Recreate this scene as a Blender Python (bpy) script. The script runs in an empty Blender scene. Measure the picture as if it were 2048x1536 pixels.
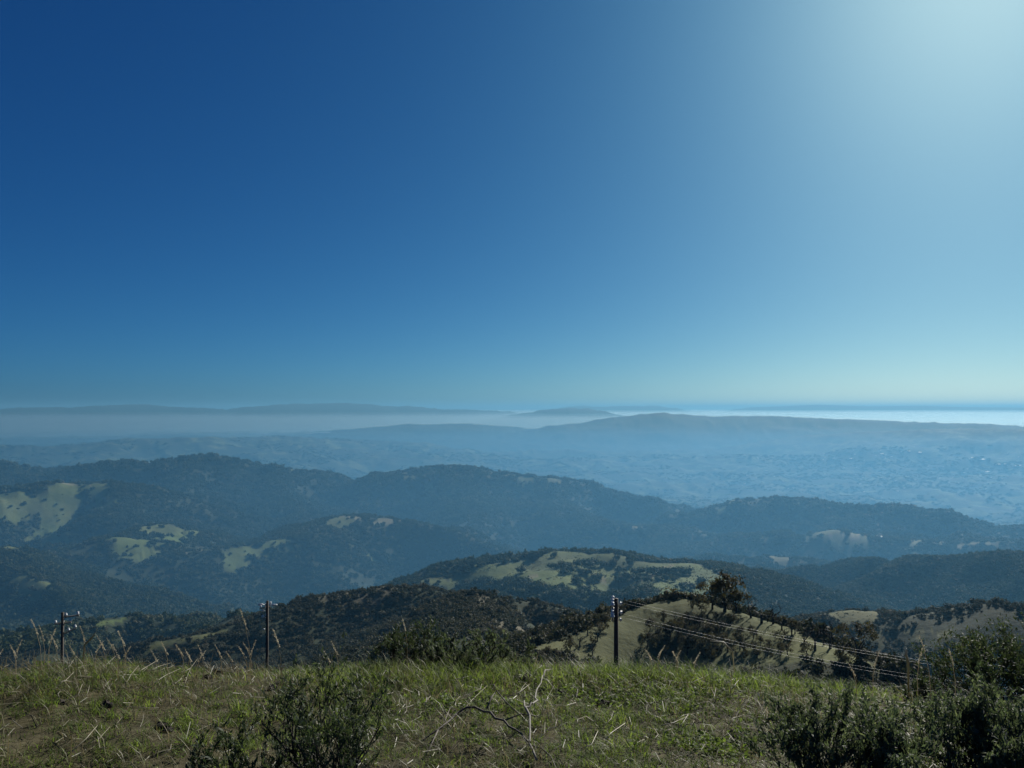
import bpy, math, random
import numpy as np
from mathutils import Vector, Matrix
R = math.radians
rng = np.random.default_rng(7)
random.seed(7)
scene = bpy.context.scene
COL = scene.collection

# ------------------------------------------------------------------ camera, sky, sun, exposure
F, CX, CY, EYE = 1536.0, 1024.0, 768.0, 817.0          # lens in photo pixels, eye-level row
PITCH = math.atan((EYE - CY) / F)
cam_d = bpy.data.cameras.new('camera')
cam_d.lens, cam_d.sensor_width = 27.0, 36.0
cam_d.clip_start, cam_d.clip_end = 0.05, 400000.0
cam = bpy.data.objects.new('camera', cam_d)
COL.objects.link(cam)
cam.location = (0, 0, 0)
cam.rotation_euler = (R(90) + PITCH, 0, 0)
scene.camera = cam

SUN_AZ, SUN_EL = R(32.8), R(30.0)                       # right of the view axis (+Y), above the horizon
world = bpy.data.worlds.new('World')
scene.world = world
world.use_nodes = True
wn, wl = world.node_tree.nodes, world.node_tree.links
bg = wn['Background']
sky = wn.new('ShaderNodeTexSky')
sky.sky_type = 'NISHITA'
sky.sun_disc = False
sky.sun_elevation, sky.sun_rotation = SUN_EL, SUN_AZ
sky.altitude = 1500.0
sky.air_density, sky.dust_density, sky.ozone_density = 0.6, 3.0, 6.0
EXPOSURE, SKY_STRENGTH = 0.85, 0.075
sep, comb = wn.new('ShaderNodeSeparateColor'), wn.new('ShaderNodeCombineColor')   # the camera's colour response, alike over the whole sky
wl.new(sky.outputs[0], sep.inputs[0])
for ch, (gain, gam) in enumerate(((0.46, 1.5), (0.65, 1.09), (0.63, 0.79))):
    p_ = wn.new('ShaderNodeMath'); p_.operation = 'POWER'; p_.inputs[1].default_value = gam
    g_ = wn.new('ShaderNodeMath'); g_.operation = 'MULTIPLY'
    g_.inputs[1].default_value = gain * SKY_STRENGTH ** (gam - 1) / 2 ** EXPOSURE
    wl.new(sep.outputs[ch], p_.inputs[0]); wl.new(p_.outputs[0], g_.inputs[0]); wl.new(g_.outputs[0], comb.inputs[ch])
wl.new(comb.outputs[0], bg.inputs['Color'])
bg.inputs['Strength'].default_value = SKY_STRENGTH

sun_d = bpy.data.lights.new('sun', 'SUN')
sun_d.energy, sun_d.angle, sun_d.color = 3.6, R(0.53), (1.0, 0.95, 0.86)
sun = bpy.data.objects.new('sun', sun_d)
COL.objects.link(sun)
SUNV = Vector((math.sin(SUN_AZ) * math.cos(SUN_EL), math.cos(SUN_AZ) * math.cos(SUN_EL), math.sin(SUN_EL)))
sun.rotation_euler = SUNV.to_track_quat('Z', 'Y').to_euler()

vs = scene.view_settings
vs.view_transform, vs.look, vs.exposure, vs.gamma = 'Standard', 'None', EXPOSURE, 1.0
vs.use_curve_mapping = False
scene.render.engine = 'CYCLES'
cy = scene.cycles
cy.use_denoising = True
cy.max_bounces, cy.diffuse_bounces, cy.glossy_bounces = 6, 2, 2
cy.transmission_bounces, cy.volume_bounces, cy.transparent_max_bounces = 3, 1, 6
cy.sample_clamp_indirect = 3.0

# ------------------------------------------------------------------ small helpers
def at(px, py, D):
    """world point at horizontal distance D under photo pixel (px, py)"""
    x, zc = (px - CX) / F, (CY - py) / F
    y = math.cos(PITCH) - zc * math.sin(PITCH)
    z = math.sin(PITCH) + zc * math.cos(PITCH)
    k = D / math.hypot(x, y)
    return (x * k, y * k, z * k)

def az_of(px, py):
    p = at(px, py, 1.0)
    return math.atan2(p[0], p[1]), p[2]

PERM = rng.random((256, 256)).astype(np.float32)
def vnoise(x, y):
    xi, yi = np.floor(x), np.floor(y)
    fx, fy = (x - xi).astype(np.float32), (y - yi).astype(np.float32)
    xi = xi.astype(np.int64) & 255; yi = yi.astype(np.int64) & 255
    x1 = (xi + 1) & 255; y1 = (yi + 1) & 255
    fx = fx * fx * fx * (fx * (fx * 6 - 15) + 10); fy = fy * fy * fy * (fy * (fy * 6 - 15) + 10)
    a, b, c, d = PERM[xi, yi], PERM[x1, yi], PERM[xi, y1], PERM[x1, y1]
    return (a + (b - a) * fx) * (1 - fy) + (c + (d - c) * fx) * fy

def fbm(x, y, lam, octs=4, off=0.0):
    s, a, t = 0, 1.0, 0
    for o in range(octs):
        s = s + a * vnoise(x / lam + 17.3 * o + off, y / lam + 31.7 * o + off * 1.7)
        t += a; a *= 0.5; lam *= 0.5
    return s / t

def sstep(a, b, x):
    t = np.clip((x - a) / (b - a), 0, 1)
    return t * t * (3 - 2 * t)

def mesh_np(name, V, faces_flat, loop_counts, mat=None, attrs=None, smooth=False):
    """mesh from numpy arrays; attrs: name -> (domain, type, array)"""
    me = bpy.data.meshes.new(name)
    V = np.asarray(V, np.float32)
    me.vertices.add(len(V)); me.vertices.foreach_set('co', V.ravel())
    if faces_flat is not None:
        ff = np.asarray(faces_flat, np.int32).ravel(); lc = np.asarray(loop_counts, np.int32)
        me.loops.add(len(ff)); me.loops.foreach_set('vertex_index', ff)
        me.polygons.add(len(lc))
        me.polygons.foreach_set('loop_start', np.concatenate([[0], np.cumsum(lc)[:-1]]).astype(np.int32))
        if smooth: me.polygons.foreach_set('use_smooth', np.ones(len(lc), bool))
    if attrs:
        for k, (dom, typ, arr) in attrs.items():
            a = me.attributes.new(k, typ, dom)
            a.data.foreach_set({'FLOAT': 'value', 'INT': 'value', 'FLOAT_VECTOR': 'vector', 'FLOAT_COLOR': 'color'}[typ],
                               np.asarray(arr).ravel())
    me.update(calc_edges=True)
    me.validate()
    if mat: me.materials.append(mat)
    return me

def obj(name, me, parent=None):
    o = bpy.data.objects.new(name, me)
    COL.objects.link(o)
    if parent: o.parent = parent
    return o

def tag(o, label=None, cat=None, group=None, kind=None):
    if label: o['label'] = label
    if cat: o['category'] = cat
    if group: o['group'] = group
    if kind: o['kind'] = kind
    return o

def thing(name, label, cat, loc=(0, 0, 0), rotz=0.0, group=None, scale=1.0):
    o = bpy.data.objects.new(name, None)
    COL.objects.link(o)
    o.empty_display_size = 0.1
    o.location = loc; o.rotation_euler = (0, 0, rotz); o.scale = (scale,) * 3
    return tag(o, label, cat, group)

class MB:
    """collects tubes, boxes and quads into one mesh"""
    def __init__(s): s.v, s.f = [], []
    def tube(s, pts, rad, n=6, cap=True):
        pts = [Vector(p) for p in pts]
        if not hasattr(rad, '__len__'): rad = [rad] * len(pts)
        b0 = len(s.v); up = Vector((0.3, 0.9, 0.2)).normalized()
        for i, p in enumerate(pts):
            d = (pts[min(i + 1, len(pts) - 1)] - pts[max(i - 1, 0)])
            if d.length < 1e-9: d = Vector((0, 0, 1))
            d.normalize()
            u = up - d * up.dot(d)
            if u.length < 1e-3: u = Vector((1, 0, 0)) - d * d.x
            u.normalize(); w = d.cross(u); up = u
            for k in range(n):
                a = 2 * math.pi * k / n
                s.v.append(p + (u * math.cos(a) + w * math.sin(a)) * rad[i])
        for i in range(len(pts) - 1):
            for k in range(n):
                a, b = b0 + i * n + k, b0 + i * n + (k + 1) % n
                s.f.append((a, b, b + n, a + n))
        if cap:
            s.f.append(tuple(b0 + k for k in range(n))[::-1])
            e = b0 + (len(pts) - 1) * n
            s.f.append(tuple(e + k for k in range(n)))
        return s
    def box(s, c, size, m=None):
        m = m or Matrix.Identity(3); c = Vector(c); b = len(s.v)
        for dz in (-.5, .5):
            for dx, dy in ((-.5, -.5), (.5, -.5), (.5, .5), (-.5, .5)):
                s.v.append(c + m @ Vector((dx * size[0], dy * size[1], dz * size[2])))
        for q in ((3, 2, 1, 0), (4, 5, 6, 7), (0, 1, 5, 4), (1, 2, 6, 5), (2, 3, 7, 6), (3, 0, 4, 7)):
            s.f.append(tuple(b + i for i in q))
        return s
    def mesh(s, name, mat, smooth=False):
        me = bpy.data.meshes.new(name)
        me.from_pydata([tuple(v) for v in s.v], [], s.f)
        if smooth: me.polygons.foreach_set('use_smooth', np.ones(len(s.f), bool))
        me.materials.append(mat)
        return me

# ------------------------------------------------------------------ materials
def new_mat(name):
    m = bpy.data.materials.new(name); m.use_nodes = True
    return m, m.node_tree.nodes, m.node_tree.links, m.node_tree.nodes['Principled BSDF']

def ramp(n, stops):
    r = n.new('ShaderNodeValToRGB')
    e = r.color_ramp.elements
    while len(e) < len(stops): e.new(0.5)
    for i, (p, c) in enumerate(stops):
        e[i].position = p; e[i].color = (*c, 1)
    return r

def mix(n, l, fac, a, b, mode='MIX'):
    m = n.new('ShaderNodeMix'); m.data_type = 'RGBA'; m.blend_type = mode
    for sock, val in ((m.inputs[0], fac), (m.inputs[6], a), (m.inputs[7], b)):
        if hasattr(val, 'default_value') or hasattr(val, 'links'): l.new(val, sock)
        elif isinstance(val, (int, float)): sock.default_value = val
        else: sock.default_value = (*val, 1)
    return m.outputs[2]

def noise(n, l, scale, detail=4, vec=None, rough=0.6):
    t = n.new('ShaderNodeTexNoise'); t.inputs['Scale'].default_value = scale
    t.inputs['Detail'].default_value = detail; t.inputs['Roughness'].default_value = rough
    if vec: l.new(vec, t.inputs['Vector'])
    return t.outputs['Fac']

def leafy(name, stops, transl=0.35, rough=0.5, attr=None, tint=None, spec=0.4, patch=0):
    """foliage: reflects and lets light through; colour by instance or blade attribute"""
    m, n, l, p = new_mat(name)
    if attr:
        a = n.new('ShaderNodeAttribute'); a.attribute_name = attr; fac = a.outputs['Fac']
    else:
        oi = n.new('ShaderNodeObjectInfo'); fac = oi.outputs['Random']
        if patch:                                                  # stands of one kind of tree side by side
            geo = n.new('ShaderNodeNewGeometry'); pn = noise(n, l, patch, 4, geo.outputs['Position'])
            q = n.new('ShaderNodeMapRange'); q.inputs[1].default_value = .3; q.inputs[2].default_value = .7; l.new(pn, q.inputs[0])
            mm = n.new('ShaderNodeMath'); mm.operation = 'MULTIPLY_ADD'; mm.inputs[1].default_value = .5; l.new(fac, mm.inputs[0])
            hf = n.new('ShaderNodeMath'); hf.operation = 'MULTIPLY'; hf.inputs[1].default_value = .5; l.new(q.outputs[0], hf.inputs[0])
            l.new(hf.outputs[0], mm.inputs[2]); fac = mm.outputs[0]
    r = ramp(n, stops); l.new(fac, r.inputs[0])
    l.new(r.outputs[0], p.inputs['Base Color'])
    p.inputs['Roughness'].default_value = rough
    p.inputs['Specular IOR Level'].default_value = spec
    t = n.new('ShaderNodeBsdfTranslucent')
    l.new(mix(n, l, 1.0, r.outputs[0], tint or (1.1, 1.15, 0.6), 'MULTIPLY'), t.inputs['Color'])
    ms = n.new('ShaderNodeMixShader'); ms.inputs[0].default_value = transl
    l.new(p.outputs[0], ms.inputs[1]); l.new(t.outputs[0], ms.inputs[2])
    l.new(ms.outputs[0], n['Material Output'].inputs['Surface'])
    return m

def plain(name, col, rough=0.7, var=0.25, scale=8.0, metal=0.0, spec=0.4):
    m, n, l, p = new_mat(name)
    tc = n.new('ShaderNodeTexCoord')
    f = noise(n, l, scale, 5, tc.outputs['Object'])
    dark = tuple(c * (1 - var) for c in col); lite = tuple(min(1, c * (1 + var)) for c in col)
    r = ramp(n, [(0.3, dark), (0.7, lite)]); l.new(f, r.inputs[0])
    l.new(r.outputs[0], p.inputs['Base Color'])
    b = n.new('ShaderNodeBump'); b.inputs['Strength'].default_value = 0.3; b.inputs['Distance'].default_value = 0.02
    l.new(f, b.inputs['Height']); l.new(b.outputs[0], p.inputs['Normal'])
    p.inputs['Roughness'].default_value = rough; p.inputs['Metallic'].default_value = metal
    p.inputs['Specular IOR Level'].default_value = spec
    return m

def ground_material():
    m, n, l, p = new_mat('ground_cover')
    geo = n.new('ShaderNodeNewGeometry'); pos = geo.outputs['Position']
    def attr(k):
        a = n.new('ShaderNodeAttribute'); a.attribute_name = k; return a.outputs['Fac']
    cov, soil, near, dry, farl = attr('pasture'), attr('soil'), attr('near'), attr('dry'), attr('plain')
    fine = noise(n, l, 0.02, 8, pos, 0.65); big = noise(n, l, 0.0011, 6, pos, 0.6)
    micro = noise(n, l, 9.0, 8, pos, 0.7)
    past = ramp(n, [(0.3, (0.064, 0.090, 0.026)), (0.55, (0.095, 0.125, 0.038)), (0.75, (0.125, 0.14, 0.05))]); l.new(fine, past.inputs[0])
    dryp = ramp(n, [(0.3, (0.095, 0.085, 0.045)), (0.7, (0.155, 0.135, 0.075))]); l.new(fine, dryp.inputs[0])
    pc = mix(n, l, dry, past.outputs[0], dryp.outputs[0])
    wood = ramp(n, [(0.3, (0.018, 0.025, 0.013)), (0.6, (0.030, 0.037, 0.019)), (0.8, (0.045, 0.046, 0.027))]); l.new(fine, wood.inputs[0])
    quilt = ramp(n, [(0.42, (0, 0, 0)), (0.50, (1, 1, 1))]); l.new(noise(n, l, 0.0042, 6, pos, 0.62), quilt.inputs[0])
    qm = n.new('ShaderNodeMath'); qm.operation = 'MULTIPLY'; l.new(quilt.outputs[0], qm.inputs[0]); l.new(farl, qm.inputs[1])
    c = mix(n, l, cov, wood.outputs[0], pc)
    c = mix(n, l, qm.outputs[0], c, wood.outputs[0])
    sc = ramp(n, [(0.3, (0.16, 0.13, 0.09)), (0.7, (0.30, 0.25, 0.18))]); l.new(fine, sc.inputs[0])
    c = mix(n, l, soil, c, sc.outputs[0])
    nc = ramp(n, [(0.25, (0.022, 0.018, 0.012)), (0.5, (0.058, 0.052, 0.028)), (0.75, (0.11, 0.098, 0.055))]); l.new(micro, nc.inputs[0])
    c = mix(n, l, near, c, nc.outputs[0])
    l.new(c, p.inputs['Base Color'])
    p.inputs['Roughness'].default_value = 0.9
    p.inputs['Specular IOR Level'].default_value = 0.1
    b = n.new('ShaderNodeBump'); b.inputs['Strength'].default_value = 0.5; b.inputs['Distance'].default_value = 6.0
    l.new(fine, b.inputs['Height'])
    b2 = n.new('ShaderNodeBump'); b2.inputs['Strength'].default_value = 0.6; b2.inputs['Distance'].default_value = 0.03
    l.new(micro, b2.inputs['Height']); l.new(b.outputs[0], b2.inputs['Normal'])
    l.new(b2.outputs[0], p.inputs['Normal'])
    return m

M = {}
M['ground'] = ground_material()
M['wood_leaf'] = leafy('woodland_leaf', [(0.1, (0.020, 0.032, 0.014)), (0.45, (0.036, 0.048, 0.020)), (0.7, (0.062, 0.070, 0.030)), (0.95, (0.10, 0.09, 0.055))], 0.2, 0.7, spec=.08, patch=.007)
M['scrub_leaf'] = leafy('scrub_leaf', [(0.1, (0.030, 0.034, 0.023)), (0.5, (0.050, 0.052, 0.034)), (0.75, (0.08, 0.074, 0.050)), (0.95, (0.13, 0.11, 0.08))], 0.22, 0.7, spec=.08, patch=.03)
M['tussock'] = leafy('tussock', [(0.1, (0.060, 0.068, 0.028)), (0.5, (0.095, 0.095, 0.045)), (0.9, (0.15, 0.13, 0.075))], 0.3, 0.7, spec=.08, patch=.02)
M['oak_leaf'] = leafy('oak_leaf', [(0, (0.022, 0.034, 0.014)), (1, (0.045, 0.055, 0.022))], 0.18, 0.7, spec=.1)
M['burnt_leaf'] = leafy('scorched_leaf', [(0, (0.048, 0.048, 0.030)), (1, (0.085, 0.072, 0.045))], 0.3, 0.7, spec=.1)
M['bark'] = plain('oak_bark', (0.05, 0.042, 0.035), 0.9)
M['char'] = plain('charred_bark', (0.018, 0.016, 0.015), 0.85)
M['pole'] = plain('pole_wood', (0.045, 0.036, 0.028), 0.75, 0.3, 3.0)
M['arm'] = plain('crossarm_wood', (0.22, 0.2, 0.17), 0.6, 0.2, 4.0)
M['insul'] = plain('insulator_porcelain', (0.55, 0.55, 0.53), 0.3, 0.05, 5.0, spec=0.8)
M['wire'] = plain('wire_aluminium', (0.5, 0.5, 0.48), 0.55, 0.1, 5.0, metal=0.3)
M['bush_leaf'] = leafy('bush_leaf', [(0, (0.045, 0.066, 0.050)), (0.6, (0.09, 0.115, 0.082)), (1, (0.18, 0.20, 0.145))], 0.45, 0.6, attr='tone', spec=.2)
M['dark_leaf'] = leafy('dark_bush_leaf', [(0, (0.030, 0.048, 0.030)), (0.7, (0.06, 0.082, 0.045)), (1, (0.11, 0.125, 0.075))], 0.38, 0.6, attr='tone', spec=.2)
M['stem'] = plain('bush_stem', (0.04, 0.034, 0.028), 0.85, 0.3, 30.0)
M['green'] = leafy('grass_green', [(0, (0.075, 0.105, 0.030)), (0.5, (0.125, 0.178, 0.050)), (1, (0.22, 0.275, 0.08))], 0.55, 0.6, attr='tone', spec=.2)
M['dry'] = leafy('grass_dry', [(0, (0.060, 0.060, 0.028)), (0.5, (0.145, 0.135, 0.07)), (1, (0.32, 0.29, 0.19))], 0.35, 0.5, attr='tone', tint=(1.1, 1.0, 0.8))
M['straw'] = leafy('straw', [(0, (0.26, 0.235, 0.16)), (1, (0.50, 0.46, 0.35))], 0.3, 0.4, tint=(1.05, 1.0, 0.85))
M['seed'] = leafy('seed_head', [(0, (0.40, 0.36, 0.27)), (1, (0.62, 0.57, 0.45))], 0.45, 0.5, tint=(1.05, 1.0, 0.85))
M['deadwood'] = plain('dead_wood_pale', (0.20, 0.185, 0.16), 0.8, 0.3, 25.0)
M['darkwood'] = plain('dead_wood_dark', (0.07, 0.058, 0.047), 0.75, 0.35, 25.0)
M['clod'] = plain('dirt_clod', (0.03, 0.024, 0.019), 0.95, 0.4, 25.0)
M['roof'] = plain('pale_roof', (0.62, 0.62, 0.60), 0.5, 0.05, 0.05)
M['wall2'] = plain('grey_roof', (0.30, 0.28, 0.26), 0.8, 0.1, 0.05)
M['wall3'] = plain('brown_roof', (0.22, 0.15, 0.11), 0.8, 0.1, 0.05)
M['wall'] = plain('pale_wall', (0.55, 0.53, 0.5), 0.8, 0.1, 0.05)

# ------------------------------------------------------------------ terrain: ridges traced as (photo x, photo y, distance in m)
# each: slope of its flanks, crest rounding, points
RIDGES = [
 # far ranges
 ('far', .22, 300, [(-500,818,46e3),(-200,815,46e3),(0,819,45e3),(34,814,45e3),(137,814,45e3),(212,810,45e3),(284,808,45e3),(342,813,44e3),(451,817,43e3),(513,811,43e3),(581,806.6,43e3),(666,805.6,43e3),(738,807,43e3),(755,811,43e3),(793,812,43e3),(817,811,43e3),(851,813.5,43e3),(892,817.6,43e3),(953,819.5,44e3),(1005,822,45e3)]),
 ('far', .22, 200, [(1052,825,38e3),(1090,819,38e3),(1121,817,38e3),(1141,815,38e3),(1158,818,38e3),(1169,816,38e3),(1193,823,38e3)]),
 ('far', .22, 200, [(1120,815,56e3),(1148,811,56e3),(1169,810,56e3),(1199,812.5,56e3),(1261,810,56e3),(1312,811,56e3),(1346,814,56e3)]),
 ('far', .22, 300, [(1492,815,60e3),(1567,812,60e3),(1638,809,60e3),(1741,812.5,60e3),(1843,811.4,60e3),(1929,814,60e3),(2048,815,60e3),(2300,815,60e3),(2700,812,60e3)]),
 ('far', .20, 300, [(1060,862,26e3),(1124,851,26e3),(1193,838,25e3),(1261,831,25e3),(1319,825,24e3),(1363,828.5,24e3),(1433,833,24e3),(1519,831,24e3),(1587,834,24e3),(1690,838,23e3),(1792,842,23e3),(1929,847,22e3),(2048,852,22e3),(2300,858,21e3)]),
 ('far', .17, 200, [(1600,872,18e3),(1690,864,18e3),(1775,862,18e3),(1861,858.6,17e3),(1929,857,17e3),(2048,858.6,17e3),(2300,860,17e3)]),
 ('far', .10, 300, [(700,858,28e3),(760,853,28e3),(820,849,28e3),(902,847,28e3),(970,851,28e3),(1010,857,28e3),(1060,864,29e3)]),
 ('far', .12, 150, [(-200,890,12e3),(0,889,12e3),(100,893,12e3),(180,888,12e3),(253,882,12.5e3),(359,874,12.5e3),(444,877,13e3),(564,871.6,14e3),(700,878,15e3),(820,884,15e3)]),
 # middle hills
 ('mid', .34, 90, [(-200,905,5600),(-60,915,5500),(0,922,5500),(30,926,5500),(60,945,5400),(100,966,5300)]),
 ('mid', .36, 70, [(60,965,5000),(85,954,5000),(164,939,5000),(222,923.5,5000),(284,925,5000),(318,920,5000),(366,912.6,5000),(410,911.6,5000),(455,925,5000),(513,940,4900),(554,933,4900),(625,941,4900),(666,966,4900),(697,994,4900)]),
 ('mid', .30, 60, [(390,915,4950),(350,965,4400),(330,1010,3900),(300,1040,3500)]),
 ('mid', .30, 60, [(560,936,4850),(560,985,4200),(590,1020,3700),(600,1040,3300)]),
 ('mid', .36, 70, [(700,995,4600),(748,974,4600),(779,947,4600),(837,935.5,4600),(899,932,4600),(953,935.5,4550),(994,944,4500),(1039,951,4450),(1107,958,4400),(1158,968,4350),(1227,984,4300),(1278,997,4200),(1312,1011,4150),(1340,1036,4100),(1363,1060,4050)]),
 ('mid', .30, 60, [(899,934,4580),(930,985,4000),(940,1030,3500),(960,1055,3200)]),
 ('mid', .30, 60, [(1107,960,4400),(1120,1005,3800),(1170,1035,3300),(1233,1052,3100),(1322,1053,3100),(1380,1064,3000)]),
 ('mid', .36, 50, [(1370,1062,3700),(1399,1038,3650),(1450,1013,3600),(1512,999,3600),(1553,994.6,3600),(1580,999,3600),(1621,1011,3550),(1690,1016,3500),(1775,1012,3450),(1826,1014,3400),(1861,1025,3350),(1895,1044,3300),(1946,1060,3250),(2018,1078,3200)]),
 ('mid', .36, 50, [(2000,1066,3300),(2048,1053,3300),(2150,1040,3300),(2300,1045,3200)]),
 ('mid', .30, 60, [(-150,985,3700),(0,985,3600),(60,972,3550),(110,966,3500),(160,967,3500),(215,964,3500),(240,972,3450),(235,1000,3200),(200,1030,2900)]),
 ('mid', .30, 60, [(1480,1075,2700),(1509,1067,2650),(1560,1066,2600),(1608,1068,2600),(1673,1058.5,2550),(1724,1069,2500),(1775,1077,2500),(1843,1079,2500),(1912,1087,2450),(1977,1083,2450),(2100,1085,2450)]),
 # near dark ridge with grass tops, left
 ('mid', .36, 35, [(60,1150,1900),(92,1126,1950),(150,1100,2000),(205,1082,2050),(240,1077,2050),(275,1080,2050),(310,1098,2000),(335,1106,1950),(430,1098,1950),(500,1088,2000),(560,1078,2050),(590,1074,2080)]),
 ('mid', .34, 40, [(240,1077,2060),(290,1052,2350),(330,1046,2400),(385,1060,2350)]),
 ('mid', .36, 35, [(585,1072,2080),(640,1046,2250),(700,1034,2300),(750,1035,2300),(834,1043,2280),(919,1064,2200),(988,1094,2050),(1040,1118,1900)]),
 ('mid', .34, 40, [(-200,1095,1700),(-60,1110,1650),(0,1128,1600),(68,1156,1450),(113,1178,1350),(140,1200,1250)]),
 ('mid', .30, 30, [(1440,1120,1800),(1460,1113,1800),(1530,1110,1800),(1600,1117,1750),(1640,1130,1700)]),
 ('mid', .42, 40, [(1470,1200,1350),(1512,1178,1320),(1553,1157,1300),(1604,1138,1280),(1645,1134,1270),(1690,1130,1250),(1758,1115,1230),(1826,1111.5,1200),(1912,1116.6,1180),(1980,1108,1150),(2048,1106,1130),(2300,1085,1100)]),
 # oak knoll
 ('knoll', .36, 25, [(844,1166,900),(892,1155,920),(933,1140,940),(964,1128,950),(1022,1121,960),(1080,1114,970),(1121,1107,980),(1186,1109,980),(1223,1107,970),(1254,1118,960),(1292,1129,940),(1346,1129,930),(1399,1136,900),(1450,1152,860)]),
 ('knoll', .30, 20, [(1121,1109,975),(1130,1130,900),(1120,1165,800),(1110,1185,750)]),
 ('knoll', .30, 20, [(1300,1131,935),(1330,1160,830),(1345,1190,720),(1330,1215,640)]),
 # scrub mounds
 ('near', .40, 12, [(60,1300,560),(102,1266,660),(171,1247,700),(219,1240,720),(256,1237,720),(273,1241,710),(342,1246,680),(393,1256,650),(440,1275,600)]),
 ('near', .40, 12, [(420,1275,430),(478,1251,440),(581,1214,450),(640,1198,455),(700,1187,460),(765,1175,460),(823,1180,450),(858,1196,440),(890,1220,420)]),
 ('near', .40, 10, [(870,1235,350),(885,1218,360),(926,1198,370),(960,1195,370),(994,1204,370),(1056,1201,380),(1117,1217,370),(1158,1258,340)]),
 ('near', .35, 8, [(960,1197,365),(950,1240,300),(900,1290,240)]),
 # tan slope with burnt trees
 ('near', .52, 7, [(1060,1330,150),(1076,1300,160),(1130,1282,170),(1193,1255,180),(1244,1238,188),(1312,1214,195),(1365,1204,198),(1416,1209,196),(1450,1220,192),(1502,1236,185),(1545,1248,178),(1600,1275,165),(1655,1300,155),(1720,1325,145)]),
 ('near', .42, 15, [(1600,1262,430),(1640,1240,440),(1673,1229,450),(1707,1222,455),(1744,1224,455),(1792,1234,440),(1850,1238,430),(1912,1229,430),(1963,1224,430),(2048,1215,430),(2300,1200,430)]),
]

BASE_R = np.log(np.array([.5, 3.0, 3.7, 4.6, 5.5, 6.2, 8.0, 12, 43, 80, 180, 400, 900, 2000, 5000, 7500, 20000, 95000]))
BASE_Z = np.array([-1.64, -1.655, -1.70, -1.80, -1.918, -2.09, -2.83, -4.6, -20, -36, -82, -150, -300, -500, -800, -900, -920, -920])

def height(x, y):
    r = np.hypot(x, y); lr = np.log(np.maximum(r, .5))
    H = np.interp(lr, BASE_R, BASE_Z).astype(np.float32)
    dmin = np.full(x.shape, 1e6, np.float32)          # distance to the governing crest
    for kind, S, w, pts in RIDGES:
        P = np.array([at(*p) for p in pts], np.float32)
        lo, hi = np.hypot(P[:, 0], P[:, 1]).min(), np.hypot(P[:, 0], P[:, 1]).max()
        reach = (1300 if kind == 'mid' else 8000 if kind == 'far' else 700 if kind == 'knoll' else 260)
        sel = np.where((r > lo - reach) & (r < hi + reach))[0]
        xs, ys = x[sel], y[sel]
        best = np.full(sel.shape, -1e9, np.float32); bd = np.full(sel.shape, 1e6, np.float32)
        for a, b in zip(P[:-1], P[1:]):
            dx, dy = b[0] - a[0], b[1] - a[1]
            t = np.clip(((xs - a[0]) * dx + (ys - a[1]) * dy) / (dx * dx + dy * dy), 0, 1)
            d = np.hypot(xs - a[0] - t * dx, ys - a[1] - t * dy)
            h = a[2] + t * (b[2] - a[2]) - S * (np.sqrt(d * d + w * w) - w)
            m = h > best; best = np.where(m, h, best); bd = np.where(m, d, bd)
        k = np.maximum(w * .35, .5)                       # smooth maximum
        dlt = best - H[sel]
        H[sel] = np.where(dlt > k, best, np.where(dlt < -k, H[sel], H[sel] + (dlt + k) ** 2 / (4 * k)))
        dmin[sel] = np.where(dlt > 0, np.minimum(bd, dmin[sel] * 2), dmin[sel])
    # spurs and gullies in many sizes, fading towards each crest
    wx = x + 120 * (vnoise(x / 500, y / 500) - .5); wy = y + 120 * (vnoise(x / 500 + 9, y / 500 + 4) - .5)
    lam = 3000.0; i = 0
    while lam > 0.12:
        fade = sstep(lam * 1.6, lam * 4.5, r) * sstep(7, 14, r) * sstep(lam * 700, lam * 250, r)
        if lam > 800: fade = fade * sstep(5500, 9000, r)
        if fade.max() > 0:
            sel = np.where(fade > 0)[0]
            f = 2.5
            n = vnoise(wx[sel] / lam * 1.0 + i * 13.7, wy[sel] / lam + i * 7.9)
            n = 1 - np.abs(2 * n - 1) if lam > 60 else n
            amp = (.15 if lam < 600 else .10) * lam if lam > 60 else .075 * lam
            amp = amp * (.5 if lam > 800 else 1) * (1 - .2 * sstep(16000, 20000, r[sel]) * (lam > 150))
            H[sel] += fade[sel] * amp * (n - (.70 if lam > 60 else .5)) * np.minimum(1, dmin[sel] / (lam * .45))
        lam *= .55; i += 1
    # lumpy verge underfoot
    vf = sstep(14, 7, r)
    H += vf * (.06 * (fbm(x, y, .9, 3, 3.1) - .5) + .06 * (fbm(x, y, .28, 3, 8.1) - .5))
    H += vf * .03 * np.exp(-((x + .60) / .55) ** 2 - ((y - 5.9) / .5) ** 2)      # grassy hummock on the brink
    H += vf * .20 * sstep(-1.0, -3.0, x) * sstep(3.5, 5.0, r) * sstep(8, 6, r)
    H += vf * .17 * sstep(-2.0, -3.8, x) * sstep(3.8, 5.2, r) * sstep(8, 6, r)
    return H

AZ0, AZ1, NA, NR = R(-45), R(45), 740, 900
LR0, LR1 = math.log(0.8), math.log(92000)
az_in = np.linspace(AZ0, AZ1, NA)
az_out = np.radians(np.arange(45, 315, 5.0))[1:]
azs = np.concatenate([az_in, az_out])
lrs = np.linspace(LR0, LR1, NR); rs = np.exp(lrs)
A, RR = np.meshgrid(azs, rs, indexing='ij')
X = (np.sin(A) * RR).astype(np.float32).ravel(); Y = (np.cos(A) * RR).astype(np.float32).ravel()
HT = height(X.astype(np.float64), Y.astype(np.float64))
HG = HT.reshape(len(azs), NR)
TAN = HG[:NA] / rs[None, :]
VISMAX = np.maximum.accumulate(TAN, axis=1)              # running horizon from the road

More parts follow.
